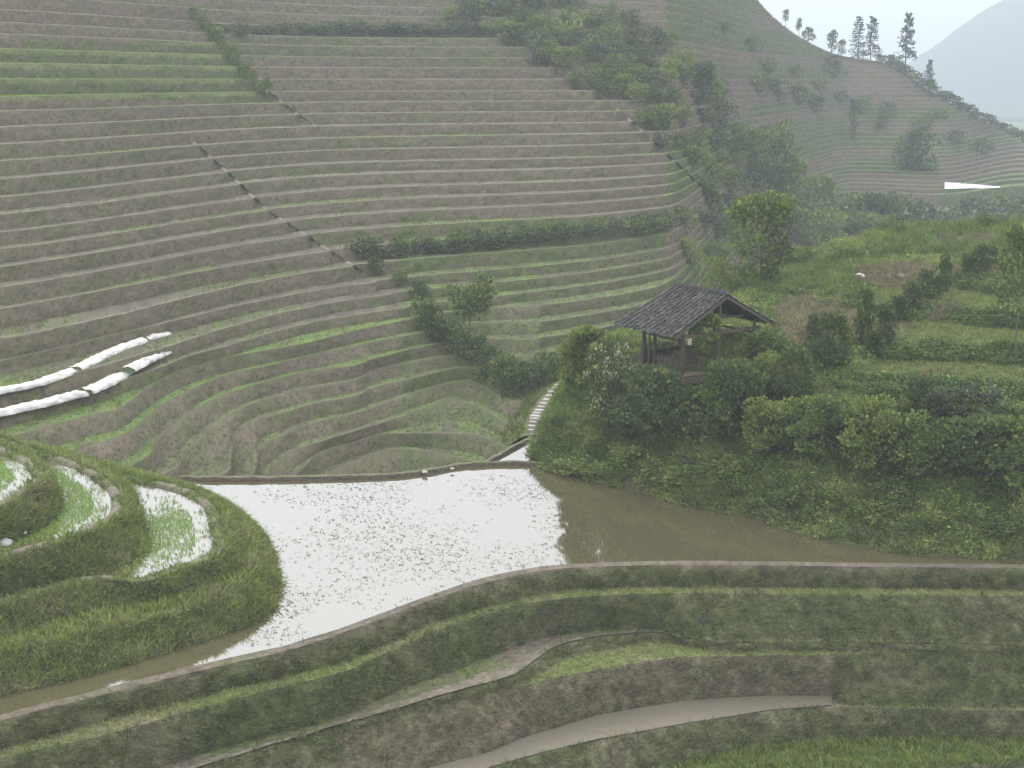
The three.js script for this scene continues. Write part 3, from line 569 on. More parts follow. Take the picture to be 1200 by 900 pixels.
function tuftGeo(seed, n, h, w, rad, bend = 0.5, segs = 2) {
  const r = RNG(seed), T = new Tris(), white = [1, 1, 1];
  for (let i = 0; i < n; i++) {
    const a = r() * 6.2832, R = rad * Math.sqrt(r()), b = V(Math.cos(a) * R, -0.03, Math.sin(a) * R), hh = h * (0.5 + 0.6 * r()), o = V(Math.cos(a + (r() - 0.5) * 2), 0, Math.sin(a + (r() - 0.5) * 2)).multiplyScalar(bend * hh * (0.2 + r())), s = V(-Math.sin(a + r()), 0, Math.cos(a + r())).multiplyScalar(w * (0.6 + 0.6 * r()));
    const m = b.clone().add(V(o.x * 0.35, hh * 0.6, o.z * 0.35)), t = b.clone().add(V(o.x, hh, o.z)), k = 0.82 + 0.3 * r(), col = white.map((x) => x * k);
    const b1 = b.clone().add(s), b2 = b.clone().sub(s), m1 = m.clone().addScaledVector(s, 0.8), m2 = m.clone().addScaledVector(s, -0.8);
    if (segs === 1) T.tri(b1, b2, t, col); else { T.tri(b1, b2, m2, col); T.tri(b1, m2, m1, col); T.tri(m1, m2, t, col); }
  }
  return T.geo();
}
function weedGeo(seed, n, R, L, ratio) {
  const r = RNG(seed), T = new Tris();
  for (let i = 0; i < n; i++) { const a = r() * 6.2832, q = V(Math.cos(a) * R * Math.sqrt(r()), R * (0.15 + 0.9 * r() * r()), Math.sin(a) * R * Math.sqrt(r())), d = V(Math.cos(a) + (r() - 0.5), 0.45 * (r() - 0.2) * 2, Math.sin(a) + (r() - 0.5)).normalize(), k = 0.75 + 0.45 * r(), l = L * (0.6 + 0.7 * r()); T.leaf(q, d, sideOf(d, r), l, l * ratio, [k, k, k]); }
  return T.geo();
}

// ------------------------------------------------------------------ scattered cover (grass, weeds, seedlings): stuff nobody could count
const up0 = V(0, 1, 0);
class Cover {
  constructor(name, geos, label, category, mat = grassMat) { this.name = name; this.geos = geos; this.items = geos.map(() => []); this.label = label; this.category = category; this.mat = mat; }
  add(p, n, s, col, r, tilt = 0.45) { this.items[(r() * this.geos.length) | 0].push([p, n, s, col, r() * 6.2832, tilt, 0.8 + 0.4 * r()]); }
  build() {
    this.geos.forEach((g, k) => {
      const L = this.items[k]; if (!L.length) return;
      const im = new THREE.InstancedMesh(g, this.mat, L.length), M = new THREE.Matrix4(), q = new THREE.Quaternion(), q2 = new THREE.Quaternion(), c = new THREE.Color();
      L.forEach(([p, n, s, col, a, tilt, sy], i) => {
        q.setFromUnitVectors(up0, n.clone().multiplyScalar(tilt).addScaledVector(up0, 1 - tilt).normalize()); q2.setFromAxisAngle(up0, a); q.multiply(q2);
        M.compose(p, q, V(s, s * sy, s)); im.setMatrixAt(i, M); im.setColorAt(i, c.setRGB(col[0], col[1], col[2]));
      });
      im.name = numbered(this.name); scene.add(im); tag(im, this.label, this.category, null, 'stuff');
    });
  }
}
// walk over the cells of a sheet; f(cell centre, normal, colour, j, px, py) -> list of [cover, per square metre, size, colour, tilt]
function scatter(rows, cols, seed, f) {
  const r = RNG(seed), e1 = V(), e2 = V(), n = V();
  for (let j = 0; j < rows.length - 1; j++) for (let i = 0; i < rows[j].length - 1; i++) {
    const a = rows[j][i], b = rows[j][i + 1], c = rows[j + 1][i];
    e1.subVectors(b, a); e2.subVectors(c, a); n.crossVectors(e1, e2); const area = n.length(); if (area < 1e-5 || area > 40) continue;
    n.divideScalar(area); if (n.y < 0) n.negate(); if (n.z < -0.6 && n.y < 0.4) n.negate();
    const [px, py] = toPx(a); if (px < -40 || px > 1240 || py < -30 || py > 935) continue;
    for (const [cover, dens, size, col, tilt] of f(a, n, cols[j][i], j, px, py, r)) {
      let k = dens * area; k = Math.floor(k) + (r() < k % 1 ? 1 : 0);
      for (; k > 0; k--) { const s = r(), t = r(), p = a.clone().addScaledVector(e1, s).addScaledVector(e2, t), v = cover === farGrass ? 0.75 + 0.6 * r() : 0.55 + 0.9 * r(); cover.add(p, n.clone(), size * (0.65 + 0.7 * r()), col.map((x) => x * v), r, tilt); }
    }
  }
}
const nearGrass = new Cover('grass', [1, 2, 3].map((s) => tuftGeo(s, 9, 0.32, 0.02, 0.15, 0.9)), 'rough grass tufts covering the near terrace banks', 'grass');
const farGrass = new Cover('hill_grass', [4, 5].map((s) => tuftGeo(s, 6, 0.42, 0.045, 0.22, 0.8, 1)), 'dry grass tufts on the faces of the distant terraces', 'grass');
const weeds = new Cover('ground_cover', [6, 7, 8].map((s) => weedGeo(s, 24, 0.26, 0.10, 0.36)), 'leafy weeds covering the knoll and banks', 'weeds');
const ferns = new Cover('fern_cover', [9, 10].map((s) => weedGeo(s, 26, 0.32, 0.19, 0.2)), 'bright green ferns and tall grass on the knoll', 'ferns');
const tallGrass = new Cover('tall_grass', [11, 12].map((s) => tuftGeo(s, 12, 0.6, 0.022, 0.2, 0.9)), 'tall bright grass on the end of the knoll', 'grass');

// foreground faces and treads
scatter(fgRows, fgInfo.map((x) => x.col), 100, (p, n, col, j, px, py, r) => {
  const I = fgInfo[j]; if (I.t === 1) return [];
  const g = col[1] > col[0], c = lerp3(col, g ? C.grass : C.straw, 0.35), wn = fbm(p.x * 0.6, p.y, p.z * 0.6 + 30, 3);
  if (I.part === 'dike_top' || (I.part === 'face' && I.h === 0.1 && I.t < 0.2)) return [[nearGrass, 0.8, 0.4, c, 0.2]];
  if (I.part === 'face') return [[nearGrass, g ? 30 : 22, 0.72, lerp3(col, g ? [0.18, 0.20, 0.07] : C.straw, 0.5 * r()), 0.68], [weeds, g ? 4.5 : 1.2, 0.55, lerp3(c, C.grass, 0.3), 0.5]];
  if (I.h === -2.4 && px < 785 && I.t > 0.6) return [];
  if (I.h === -2.4 && px < 785) return [[nearGrass, 5 + 14 * clamp(wn), 0.45, c, 0.2]];
  if (I.h === -4.5 && px < 985) return [];
  if (I.h === -5.7) return [[nearGrass, 42, 0.95, lerp3(C.grass, [0.20, 0.25, 0.06], r()), 0.1]];
  return [[nearGrass, 60, 0.42, lerp3([0.26, 0.265, 0.11], [0.33, 0.34, 0.14], r()), 0.1]];
});
// banks of the nested paddies
for (const [k, s] of bankSheets.entries()) scatter(s.rows, s.cols, 200 + k, (p, n, col, j, px, py, r) => {
  const g = col[1] > col[0], c = lerp3(col, g ? C.grass : C.straw, 0.4);
  if (s.name === 'bund') return [[nearGrass, g ? 26 : 3, 0.55, lerp3(c, C.grass, 0.5), 0.2]];
  return p.y < -0.02 ? [] : [[nearGrass, 36, 1.0, lerp3(c, [0.23, 0.28, 0.075], 0.2 + 0.6 * r()), 0.55], [weeds, 6, 0.62, lerp3(c, C.lush, 0.35), 0.5]];
});
// the knoll
scatter(knRows, knCols, 300, (p, n, col, j, px, py, r) => {
  if (p.y < -0.02 || -p.z > 118) return [];
  const m2 = fbm(p.x * 0.9, p.y * 1.1, p.z * 0.9 + 70, 3), pal = (t) => { t = clamp(t); return t < 0.5 ? lerp3([0.07, 0.105, 0.035], [0.165, 0.215, 0.058], t * 2) : lerp3([0.165, 0.215, 0.058], [0.27, 0.32, 0.10], t * 2 - 1); };
  const g = col[1] > col[0] * 1.02, m = fbm(p.x * 0.35, p.y * 0.5, p.z * 0.35 + 12, 3), out = [];
  const bright = smooth(-0.08, 0.2, m) * (py > 470 ? 1 : 0.6), leftEnd = 1 - smooth(640, 760, px + (py - 500) * 0.3);
  const crops = px > 1000 && py > 318 && py < 470, flat = n.y > 0.94;
  if (leftEnd > 0.3) out.push([tallGrass, 13 * leftEnd, 0.85, lerp3(C.grass, [0.17, 0.26, 0.06], r()), 0.35]);
  if (!g) return [...out, [nearGrass, 22, 0.9, lerp3(col, C.straw, 0.5), 0.3], [weeds, 1.5, 0.7, C.grass, 0.4]];
  if (crops && flat) return [...out, [nearGrass, 30, 0.6, lerp3([0.15, 0.19, 0.055], [0.22, 0.26, 0.08], r()), 0.2], [weeds, 2, 0.6, C.grass, 0.3]];
  out.push([weeds, crops ? 26 : 15, crops ? 1.25 : 1.0, crops ? lerp3(pal(0.3 + m2 * 1.2), [0.085, 0.18, 0.05], 0.4) : pal(0.5 + m2 * 1.8), 0.45]);
  out.push([nearGrass, 16, 1.15, lerp3(pal(0.55 + m2 * 1.5), [0.22, 0.22, 0.09], 0.4 * r()), 0.45]);
  if (bright > 0.1) out.push([ferns, 5 * bright, 0.95, lerp3(C.grass, [0.20, 0.32, 0.06], r()), 0.3]);
  if (m < -0.12 && py > 500) out.push([nearGrass, 14, 1.2, lerp3(C.straw, C.grass, r()), 0.5]);
  if (px > 850 && py > 285 && py < 345 && px < 1010) out.push([tallGrass, 9, 0.9, lerp3(C.grass, [0.17, 0.25, 0.07], r()), 0.15]);
  if (px > 1020 && py < 302) out.push([tallGrass, 7, 1.3, lerp3(C.grass, [0.17, 0.25, 0.07], r()), 0.1]);
  return out;
});
// the far hillside
scatter(hillRows, hillInfo.map((x) => x.col), 400, (p, n, col, j, px, py, r) => {
  const I = hillInfo[j]; if (-p.z > 430) return [];
  const d = -p.z, k = 100 / Math.max(70, d);
  const g = col[1] > col[0];
  if (I.part === 'face') return I.t > 0.75 ? [] : [[farGrass, 9 * k, 0.42 / Math.sqrt(k), lerp3(col, g ? C.grass : C.brown, 0.2), 0.3]];
  if (I.t === 0) return [];
  return g ? [[farGrass, 9 * k, 0.38, lerp3(col, C.lush, 0.2), 0.1]] : [];
});

// rice seedlings standing in rows in the three small paddies
const seedlings = new Cover('rice_seedlings', [21, 22].map((s) => tuftGeo(s, 9, 0.16, 0.009, 0.06, 0.5)), 'rows of young bright green rice seedlings in shallow water', 'rice seedlings');
{
  const r = RNG(77);
  const inside = (poly, x, z) => { let c = false; for (let i = 0, j = poly.length - 1; i < poly.length; j = i++) { const a = poly[i], b = poly[j]; if ((a.z > z) !== (b.z > z) && x < (b.x - a.x) * (z - a.z) / (b.z - a.z) + a.x) c = !c; } return c; };
  for (const [outer, foot, h, dens] of [[outerC, footB, 1.94, 1.0], [outerB, footA, 3.24, 2.2], [outerA, null, 4.54, 1.9]]) {
    const poly = offset(outer, 0.55), hole = foot && offset(foot, -0.15), edge = offset(outer, 1.15);
    for (let x = -40; x < 0; x += 0.125) for (let z = -80; z < -40; z += 0.125) {
      const X = x + (r() - 0.5) * 0.06, Z = z + (r() - 0.5) * 0.06, [px, py] = toPx(V(X, h, Z)); if (px < -30 || py > 720) continue;
      if (!inside(poly, X, Z) || (hole && inside(hole, X, Z))) continue;
      const n = fbm(X * 0.35, h, Z * 0.35, 3), rim = inside(edge, X, Z) ? 1 : 0.2;
      if (r() > dens * rim * clamp(0.85 + n * 1.5)) continue;
      seedlings.add(V(X, h, Z), up0.clone(), 0.75 + 0.5 * r(), lerp3([0.21, 0.34, 0.07], [0.32, 0.47, 0.11], r()), r, 0);
    }
  }
  seedlings.build();
}
// rotting stubble and weed showing through the large paddy's water
{
  const stub = new Cover('paddy_stubble', [31, 32, 33].map((s) => tuftGeo(s, 7, 0.07, 0.016, 0.07, 0.8)), 'sparse dark stubble poking through the flooded paddy', 'stubble'), r = RNG(91);
  for (let i = 0; i < 15000; i++) {
    const x = 190 + r() * 500, y = 556 + r() * 200, p = atH(x, y, 0.0); const n = fbm(p.x * 0.28, 1, p.z * 0.28, 3); if (r() > 0.3 + n * 1.0) continue;
    const sh = toPx(p); if (sh[0] < 262 && y > 590) continue;
    stub.add(p, up0.clone(), 0.5 + 0.8 * r(), lerp3([0.05, 0.055, 0.03], [0.12, 0.12, 0.06], r()), r, 0);
  }
  stub.build();
}
for (const c of [nearGrass, farGrass, weeds, ferns, tallGrass]) c.build();

// ------------------------------------------------------------------ bushes and trees
const G = {};
const bushTones = { dark: [[0.04, 0.062, 0.026], [0.125, 0.175, 0.055]], mid: [[0.06, 0.095, 0.03], [0.17, 0.235, 0.065]], light: [[0.10, 0.145, 0.035], [0.25, 0.31, 0.08]], grey: [[0.055, 0.08, 0.045], [0.12, 0.15, 0.085]] };
function bushShape(kind, v, far, shape = 'dome', extra = {}) {
  const key = kind + v + far + shape + JSON.stringify(extra);
  return G[key] ??= crownGeo(1000 + v * 17 + kind.length * 131 + (far ? 7 : 0), { leaves: far ? 850 : 4200, leaf: far ? 0.08 : 0.05, clumps: far ? 20 : 46, tone: bushTones[kind][0], tone2: bushTones[kind][1], shape, clumpR: far ? 0.2 : 0.135, yellow: kind === 'dark' ? 0.05 : 0.14, ...extra });
}
const stemShape = (v, o) => G['stem' + v + JSON.stringify(o)] ??= limbsGeo(2000 + v, o);
// base pixel (x, y), width and height in pixels of the picture; the ground gives the distance
function plant(name, where, x, y, w, h, { kind = 'dark', v = 0, far = false, shape = 'dome', label, category = 'bush', group: gr, stem = { trunk: 0.1, r: 0.022, n: 4, spread: 0.3, stems: 3, top: 0.6 }, crownFrom = 0, extra, turn, sink = 0.05, depth = 0.9 }) {
  const p = where(x, y); if (!p) { console.log('no ground for', name, x, y); return null; }
  const m = Math.hypot(p.x, p.y - CAM_H, p.z) / F, W = w * m, H = h * m, t = group(name);
  t.position.copy(p).y -= sink * H; t.rotation.y = turn ?? (x * 0.37 + y * 0.11) % 6.28;
  const s = mesh(crownFrom ? 'trunk' : 'stem', stemShape(v, stem), barkMat, t); s.scale.set(W, H, W);
  const c = mesh(crownFrom ? 'crown' : 'foliage', bushShape(kind, v, far, shape, extra), leafMat, t); c.scale.set(W, H * (1 - crownFrom) * 1.05, W * depth); c.position.y = H * crownFrom;
  return tag(t, label, category, gr);
}
const K = onKnoll, HI = onHill;
// hedge of dark bushes on the bank below the hut
[[765, 507, 100, 76, 'dark'], [822, 512, 76, 56, 'mid'], [856, 508, 84, 84, 'dark'], [905, 524, 74, 58, 'light'], [960, 533, 84, 70, 'mid'], [1022, 545, 88, 76, 'light'], [1076, 554, 84, 66, 'mid'], [1130, 563, 96, 74, 'dark'], [1188, 570, 100, 80, 'mid'], [1050, 552, 66, 50, 'dark'], [990, 540, 60, 54, 'dark'], [1160, 560, 70, 70, 'mid'], [800, 512, 60, 58, 'dark'], [935, 530, 60, 46, 'dark']]
  .forEach(([x, y, w, h, kind], i) => plant('hedge_bush', K, x, y, w, h, { kind, v: i % 4, label: kind === 'dark' ? 'dense dark green bush in the hedge along the bank below the hut' : kind === 'mid' ? 'fresher mid green bush in the hedge along the bank below the hut' : 'palest green bush among the darker hedge bushes along the bank', group: 'hedge along the bank' }));
plant('flowering_bush', K, 714, 497, 70, 92, { kind: 'dark', v: 5, label: 'dark bush with sprays of cream white blossom below the hut', extra: { flower: 0.5, leaves: 2600 } });
plant('yellow_green_bush', K, 688, 446, 72, 62, { kind: 'light', v: 6, label: 'light yellow green bush at the far end of the knoll beside the hut', extra: { leaf: 0.07 } });
plant('low_bush', K, 672, 452, 44, 34, { kind: 'mid', v: 7, label: 'low mid green bush under the yellow green one above the steps' });
[[930, 472, 54, 62, 'dark', 'tall dark bush behind the hedge, beside the hut'], [1082, 484, 52, 44, 'dark', 'small round dark bush standing on the grass ledge above the hedge'], [1108, 500, 60, 44, 'grey', 'greyish green bush just above the hedge beside the round dark one'], [1150, 505, 80, 50, 'grey', 'wide greyish bush above the hedge below the crop terraces'], [1030, 490, 58, 40, 'mid', 'low leafy bush on the ledge between hedge and crop terraces'], [880, 470, 60, 44, 'mid', 'mid green bush on the slope in front of the hut gable'], [846, 468, 56, 44, 'mid', 'leafy bush close under the hut gable opening'], [905, 452, 50, 38, 'light', 'pale leafy bush beside the hut post'], [975, 432, 50, 62, 'dark', 'dark upright bush at the foot of the bare slope'], [960, 400, 34, 34, 'dark', 'small dark bush on the bare brown slope'], [895, 425, 60, 40, 'mid', 'broad leafy bush behind the hut post'], [790, 482, 60, 36, 'mid', 'low bush under the hut floor edge']]
  .forEach(([x, y, w, h, kind, label], i) => plant('bush', K, x, y, w, h, { kind, v: (i * 3) % 8, label }));
// dark shrubs along the edge between bare slope and crops
[[1012, 405, 30, 62], [1036, 402, 32, 44], [1052, 378, 30, 30], [1068, 362, 32, 34], [1084, 352, 30, 32], [1105, 343, 22, 42], [1096, 350, 26, 26], [1134, 322, 20, 26], [1150, 320, 28, 30], [1160, 312, 24, 22], [1022, 420, 34, 30]]
  .forEach(([x, y, w, h], i) => plant('upright_shrub', K, x, y, w, h, { kind: 'dark', v: i % 4, shape: 'column', label: 'dark upright shrub in the diagonal row beside the crop terraces', group: 'row of dark shrubs on the knoll', extra: { leaves: 1100, leaf: 0.085 } }));
// crest of the knoll
[[1047, 276, 40, 24, 'mid', 'round clipped looking bush on the crest of the knoll'], [985, 302, 56, 22, 'light', 'wide olive bush on the crest beyond the bare patches'], [940, 308, 50, 18, 'mid', 'low green bush on the crest behind the tall grass'], [1020, 300, 34, 30, 'light', 'pale broad leaved clump beside the crest field'], [1160, 268, 40, 16, 'dark', 'dark low bush on the skyline of the knoll behind the crops'], [838, 352, 46, 50, 'light', 'pale spiky bush right behind the hut ridge'], [862, 345, 32, 36, 'mid', 'small bush between hut ridge and the tall tree']]
  .forEach(([x, y, w, h, kind, label], i) => plant('crest_bush', K, x, y, w, h, { kind, v: (i + 2) % 8, label, extra: { leaves: 1500 } }));
plant('broadleaf_tree', K, 893, 336, 96, 108, { kind: 'mid', v: 3, shape: 'spread', label: 'loose multi stemmed green tree standing behind the hut', category: 'tree', crownFrom: 0.14, stem: { trunk: 0.3, r: 0.014, n: 7, spread: 0.34, stems: 5, top: 0.9 }, extra: { leaves: 2600, clumps: 44, leaf: 0.05, clumpR: 0.12, low: 0.02 } });
plant('broadleaf_tree', K, 1190, 424, 66, 150, { kind: 'mid', v: 4, label: 'tree with bare slim trunk and rounded crown on the crop terraces', category: 'tree', crownFrom: 0.42, stem: { trunk: 0.45, r: 0.022, n: 6, spread: 0.3, stems: 1, top: 0.85 }, extra: { leaves: 2400 } });
plant('young_tree', K, 826, 434, 50, 66, { kind: 'light', v: 2, shape: 'spread', label: 'young umbrella shaped tree growing in front of the hut gable', category: 'tree', crownFrom: 0.4, stem: { trunk: 0.5, r: 0.016, n: 5, spread: 0.3, stems: 2, top: 0.85 }, extra: { leaves: 900, leaf: 0.09, clumps: 12 } });
// fresh green clumps and brambles on the bank above the water
{
  const r = RNG(66);
  for (let i = 0; i < 44; i++) {
    const x = 648 + i * 12.4 + r() * 14, lo = 556 + (x - 640) * 0.19, hi = 500 + (x - 640) * 0.155, y = mix(lo - 6, hi + 14, r()), w = 18 + 26 * r(), pale = r() > 0.45;
    plant('bank_shrub', K, x, Math.min(y, 650), w, w * (0.3 + 0.25 * r()), { kind: pale ? 'light' : 'mid', v: i % 4, far: true, label: pale ? 'low bright green clump on the bank above the brown water' : 'low mid green clump on the bank above the brown water', group: 'low clumps on the bank', extra: { leaves: 520, leaf: 0.1, low: 0.02 } });
  }
}
// the slender tree and the bushes of the gully
plant('slender_tree', HI, 552, 402, 66, 84, { kind: 'mid', v: 1, shape: 'spread', label: 'slender pale trunked tree above the dark gully bushes', category: 'tree', crownFrom: 0.38, stem: { trunk: 0.5, r: 0.013, n: 6, spread: 0.34, stems: 1, top: 0.88 }, extra: { leaves: 1500, leaf: 0.07, clumps: 26, clumpR: 0.14 } });
[[497, 384, 30, 34], [508, 392, 34, 36], [522, 402, 36, 32], [540, 416, 36, 34], [556, 428, 36, 34], [572, 442, 36, 36], [588, 454, 38, 36], [604, 464, 38, 34], [622, 458, 34, 34], [640, 452, 38, 38], [655, 446, 30, 32], [492, 350, 24, 22], [470, 334, 22, 18], [440, 322, 20, 20], [665, 440, 34, 30], [600, 440, 26, 22]]
  .forEach(([x, y, w, h], i) => plant('gully_bush', HI, x, y, w, h, { kind: i % 3 ? 'dark' : 'mid', v: i % 4, far: true, label: i % 3 ? 'dark bush in the line of bushes down the gully' : 'lighter bush in the line of bushes down the gully', group: 'bushes down the gully', extra: { leaves: 900, leaf: 0.085 } }));
// hedge along one terrace
for (let i = 0; i < 27; i++) { const r = hash3(i, 4, 4), x = 420 + i * 16.5 + r * 9; plant('terrace_shrub', HI, x, 301 - (x - 420) * 0.098 + r * 4, 28 + 16 * r, 13 + 11 * hash3(i, 5, 5), { kind: i % 2 ? 'mid' : 'grey', v: i % 4, far: true, label: i % 2 ? 'low green shrub in the long hedge along one hillside terrace' : 'low greyish shrub in the long hedge along one hillside terrace', group: 'hedge along the hillside terrace' }); }
for (let i = 0; i < 17; i++) { const x = 258 + i * 18 + 9 * hash3(i, 9, 8); plant('terrace_shrub', HI, x, 42 - 5 * hash3(i, 1, 8), 24 + 10 * hash3(i, 4, 8), 8 + 7 * hash3(i, 2, 8), { kind: 'grey', v: i % 4, far: true, label: 'green shrub in the hedge along a high terrace rim', group: 'hedge along the high terrace' }); }
// bushes beside the diagonal path high up
[[238, 30], [246, 38], [256, 50], [264, 62], [272, 70], [280, 80], [288, 88], [296, 94], [304, 104], [250, 44], [228, 20], [312, 110]].forEach(([x, y], i) => plant('path_bush', HI, x, y + 5, 14 + 6 * hash3(i, 3, 3), 14 + 7 * hash3(i, 6, 3), { kind: 'mid', v: i % 4, far: true, label: 'small bush beside the diagonal path across the high terraces', group: 'bushes beside the diagonal path' }));
// thicket on the spur between the two slopes
{
  const r = RNG(5);
  const row = (x0, x1, yA, yB, n, w0, w1) => { for (let i = 0; i < n; i++) { const t = (i + r() * 0.8) / n, x = mix(x0, x1, t), y = mix(yA, yB, t) + (r() - 0.5) * 12, w = mix(w0, w1, r()), kind = ['mid', 'grey', 'mid', 'light', 'dark'][(r() * 5) | 0]; plant('thicket_bush', HI, x, y, w, w * (0.5 + 0.35 * r()), { kind, v: (r() * 4) | 0, far: true, label: { mid: 'mid green', dark: 'darker green', grey: 'greyish green', light: 'pale yellowish' }[kind] + ' bush in the thicket on the spur between the two slopes', group: 'thicket on the spur' }); } };
  row(520, 680, 18, 14, 9, 24, 36); row(555, 745, 36, 36, 12, 24, 38); row(590, 790, 54, 56, 12, 26, 40); row(625, 810, 74, 80, 10, 26, 42); row(665, 830, 96, 104, 9, 26, 42); row(705, 845, 118, 126, 8, 24, 38); row(745, 860, 144, 150, 7, 24, 36); row(765, 880, 168, 174, 7, 24, 36); row(800, 905, 196, 200, 6, 26, 38); row(815, 930, 222, 228, 7, 28, 40); row(830, 940, 250, 252, 6, 28, 42); row(835, 945, 280, 278, 6, 30, 44); row(800, 930, 305, 305, 6, 26, 38);
}
// trees of the side valley
[[905, 226, 62, 76, 'mid'], [880, 205, 46, 50, 'mid'], [925, 240, 50, 50, 'light'], [950, 262, 60, 54, 'light'], [985, 296, 76, 64, 'mid'], [1015, 296, 66, 66, 'grey'], [1045, 296, 66, 64, 'mid'], [1080, 296, 64, 56, 'grey'], [1115, 300, 62, 46, 'grey'], [1003, 304, 70, 50, 'light'], [960, 300, 62, 52, 'light'], [930, 296, 56, 48, 'mid'], [820, 110, 40, 36, 'dark'], [840, 128, 34, 32, 'mid'], [1060, 300, 60, 40, 'mid'], [1140, 268, 58, 34, 'grey'], [1172, 264, 56, 32, 'mid'], [1200, 268, 54, 36, 'grey']]
  .forEach(([x, y, w, h, kind], i) => plant('valley_tree', HI, x, y, w, h, { kind, v: i % 4, far: true, label: { mid: 'mid green', dark: 'dark', grey: 'greyish', light: 'pale green' }[kind] + ' rounded hazy tree in the side valley behind the knoll', category: 'tree', group: 'trees of the side valley', crownFrom: 0.12, extra: { leaves: 1300, leaf: 0.07, clumps: 24 } }));
// scattered bushes of the opposite slope
[[890, 108, 30, 18], [912, 116, 34, 22], [935, 122, 30, 22], [955, 132, 26, 20], [900, 86, 24, 16], [1000, 160, 16, 42], [1010, 132, 24, 16], [1040, 136, 22, 15], [960, 106, 20, 12], [1030, 150, 22, 14], [930, 92, 22, 14], [985, 120, 20, 12], [1080, 150, 24, 14], [1120, 168, 24, 14], [1060, 198, 30, 26], [1150, 178, 26, 14], [1100, 140, 22, 12], [880, 60, 22, 14], [850, 40, 22, 14], [975, 90, 24, 24]]
  .forEach(([x, y, w, h], i) => plant('slope_bush', HI, x, y, w, h, { kind: i % 2 ? 'grey' : 'mid', v: i % 4, far: true, shape: h > w * 1.5 ? 'column' : 'dome', label: h > w * 1.5 ? 'narrow upright tree on the hazy slope below the pines' : 'hazy bush scattered on the opposite slope below the pines', category: h > w * 1.5 ? 'tree' : 'bush', group: h > w * 1.5 ? 'narrow trees of the opposite slope' : 'bushes of the opposite slope' }));
plant('round_clump', HI, 1076, 198, 44, 44, { kind: 'dark', v: 1, far: true, label: 'large dark round clump of trees on the slope above the bright pond', category: 'tree', extra: { leaves: 1400, leaf: 0.07 } });
// hedge on the skyline ridge: it stands where the ridge is
const onRidge = (x) => { const u = uOf(x, 90); let best = null, by = 1e9; const i = Math.round((u - U0) / (U1 - U0) * (NC - 1)); for (const row of hillRows) { const p = row[clamp(i, 0, NC - 1)], y = toPx(p)[1]; if (y < by) { by = y; best = p; } } return best.clone(); };
for (let i = 0; i < 26; i++) { const x = 1032 + i * 7.2, r = hash3(i, 8, 2); plant('ridge_bush', onRidge, x, 0, 13 + 7 * r, 7 + 6 * hash3(i, 2, 7), { kind: 'dark', v: i % 4, far: true, label: 'bush on the skyline of the descending ridge', group: 'bushes on the ridge', sink: 0.15 }); }
// pines and small trees on the skyline
function pine(x, w, h, v, label, lower) {
  const p = onRidge(x), m = p.distanceTo(camera.position) / F, t = group('pine_tree'); t.position.copy(p).y -= 0.3;
  const tr = mesh('trunk', stemShape(90 + v, { trunk: 0.9, r: 0.013, n: 1, spread: 0.02, stems: 1, lean: 0.004, top: 0.97 }), barkMat, t); tr.scale.set(h * m, h * m, h * m);
  const c = mesh('crown', G['pine' + v] ??= pineGeo(300 + v, lower, 1), leafMat, t); c.scale.set(w * m * 1.25, h * m, w * m * 1.25);
  return tag(t, label, 'pine tree', 'pines on the skyline');
}
pine(1004, 24, 46, 0, 'dense pine on the skyline touching its twin', 0.06);
pine(1020, 26, 48, 1, 'ragged pine on the skyline just beside the dense one', 0.16);
pine(1062, 26, 66, 2, 'tallest pine, alone on the ridge with a bare lower trunk', 0.3);
pine(1088, 17, 34, 3, 'smallest pine, farthest down the descending ridge', 0.22);
[[875, 9, 18, 'tiny tree at the very top of the ridge', 0.45], [919, 9, 19, 'small thin tree on the upper ridge', 0.4], [935, 9, 21, 'small narrow tree on the ridge beside the thin one', 0.35], [946, 18, 16, 'small round bush tree on the ridge', 0.1], [973, 15, 24, 'dark rounded tree on the ridge beside the twin pines', 0.1], [984, 11, 17, 'pale rounded tree on the ridge close to the twin pines', 0.15]]
  .forEach(([x, w, h, label, cf], i) => plant('ridge_tree', onRidge, x, 0, w, h, { kind: i % 2 ? 'dark' : 'grey', v: i % 4, far: true, shape: 'column', label, category: 'tree', crownFrom: cf, stem: { trunk: 0.4, r: 0.03, n: 4, spread: 0.2, stems: 1, top: 0.9 } }));

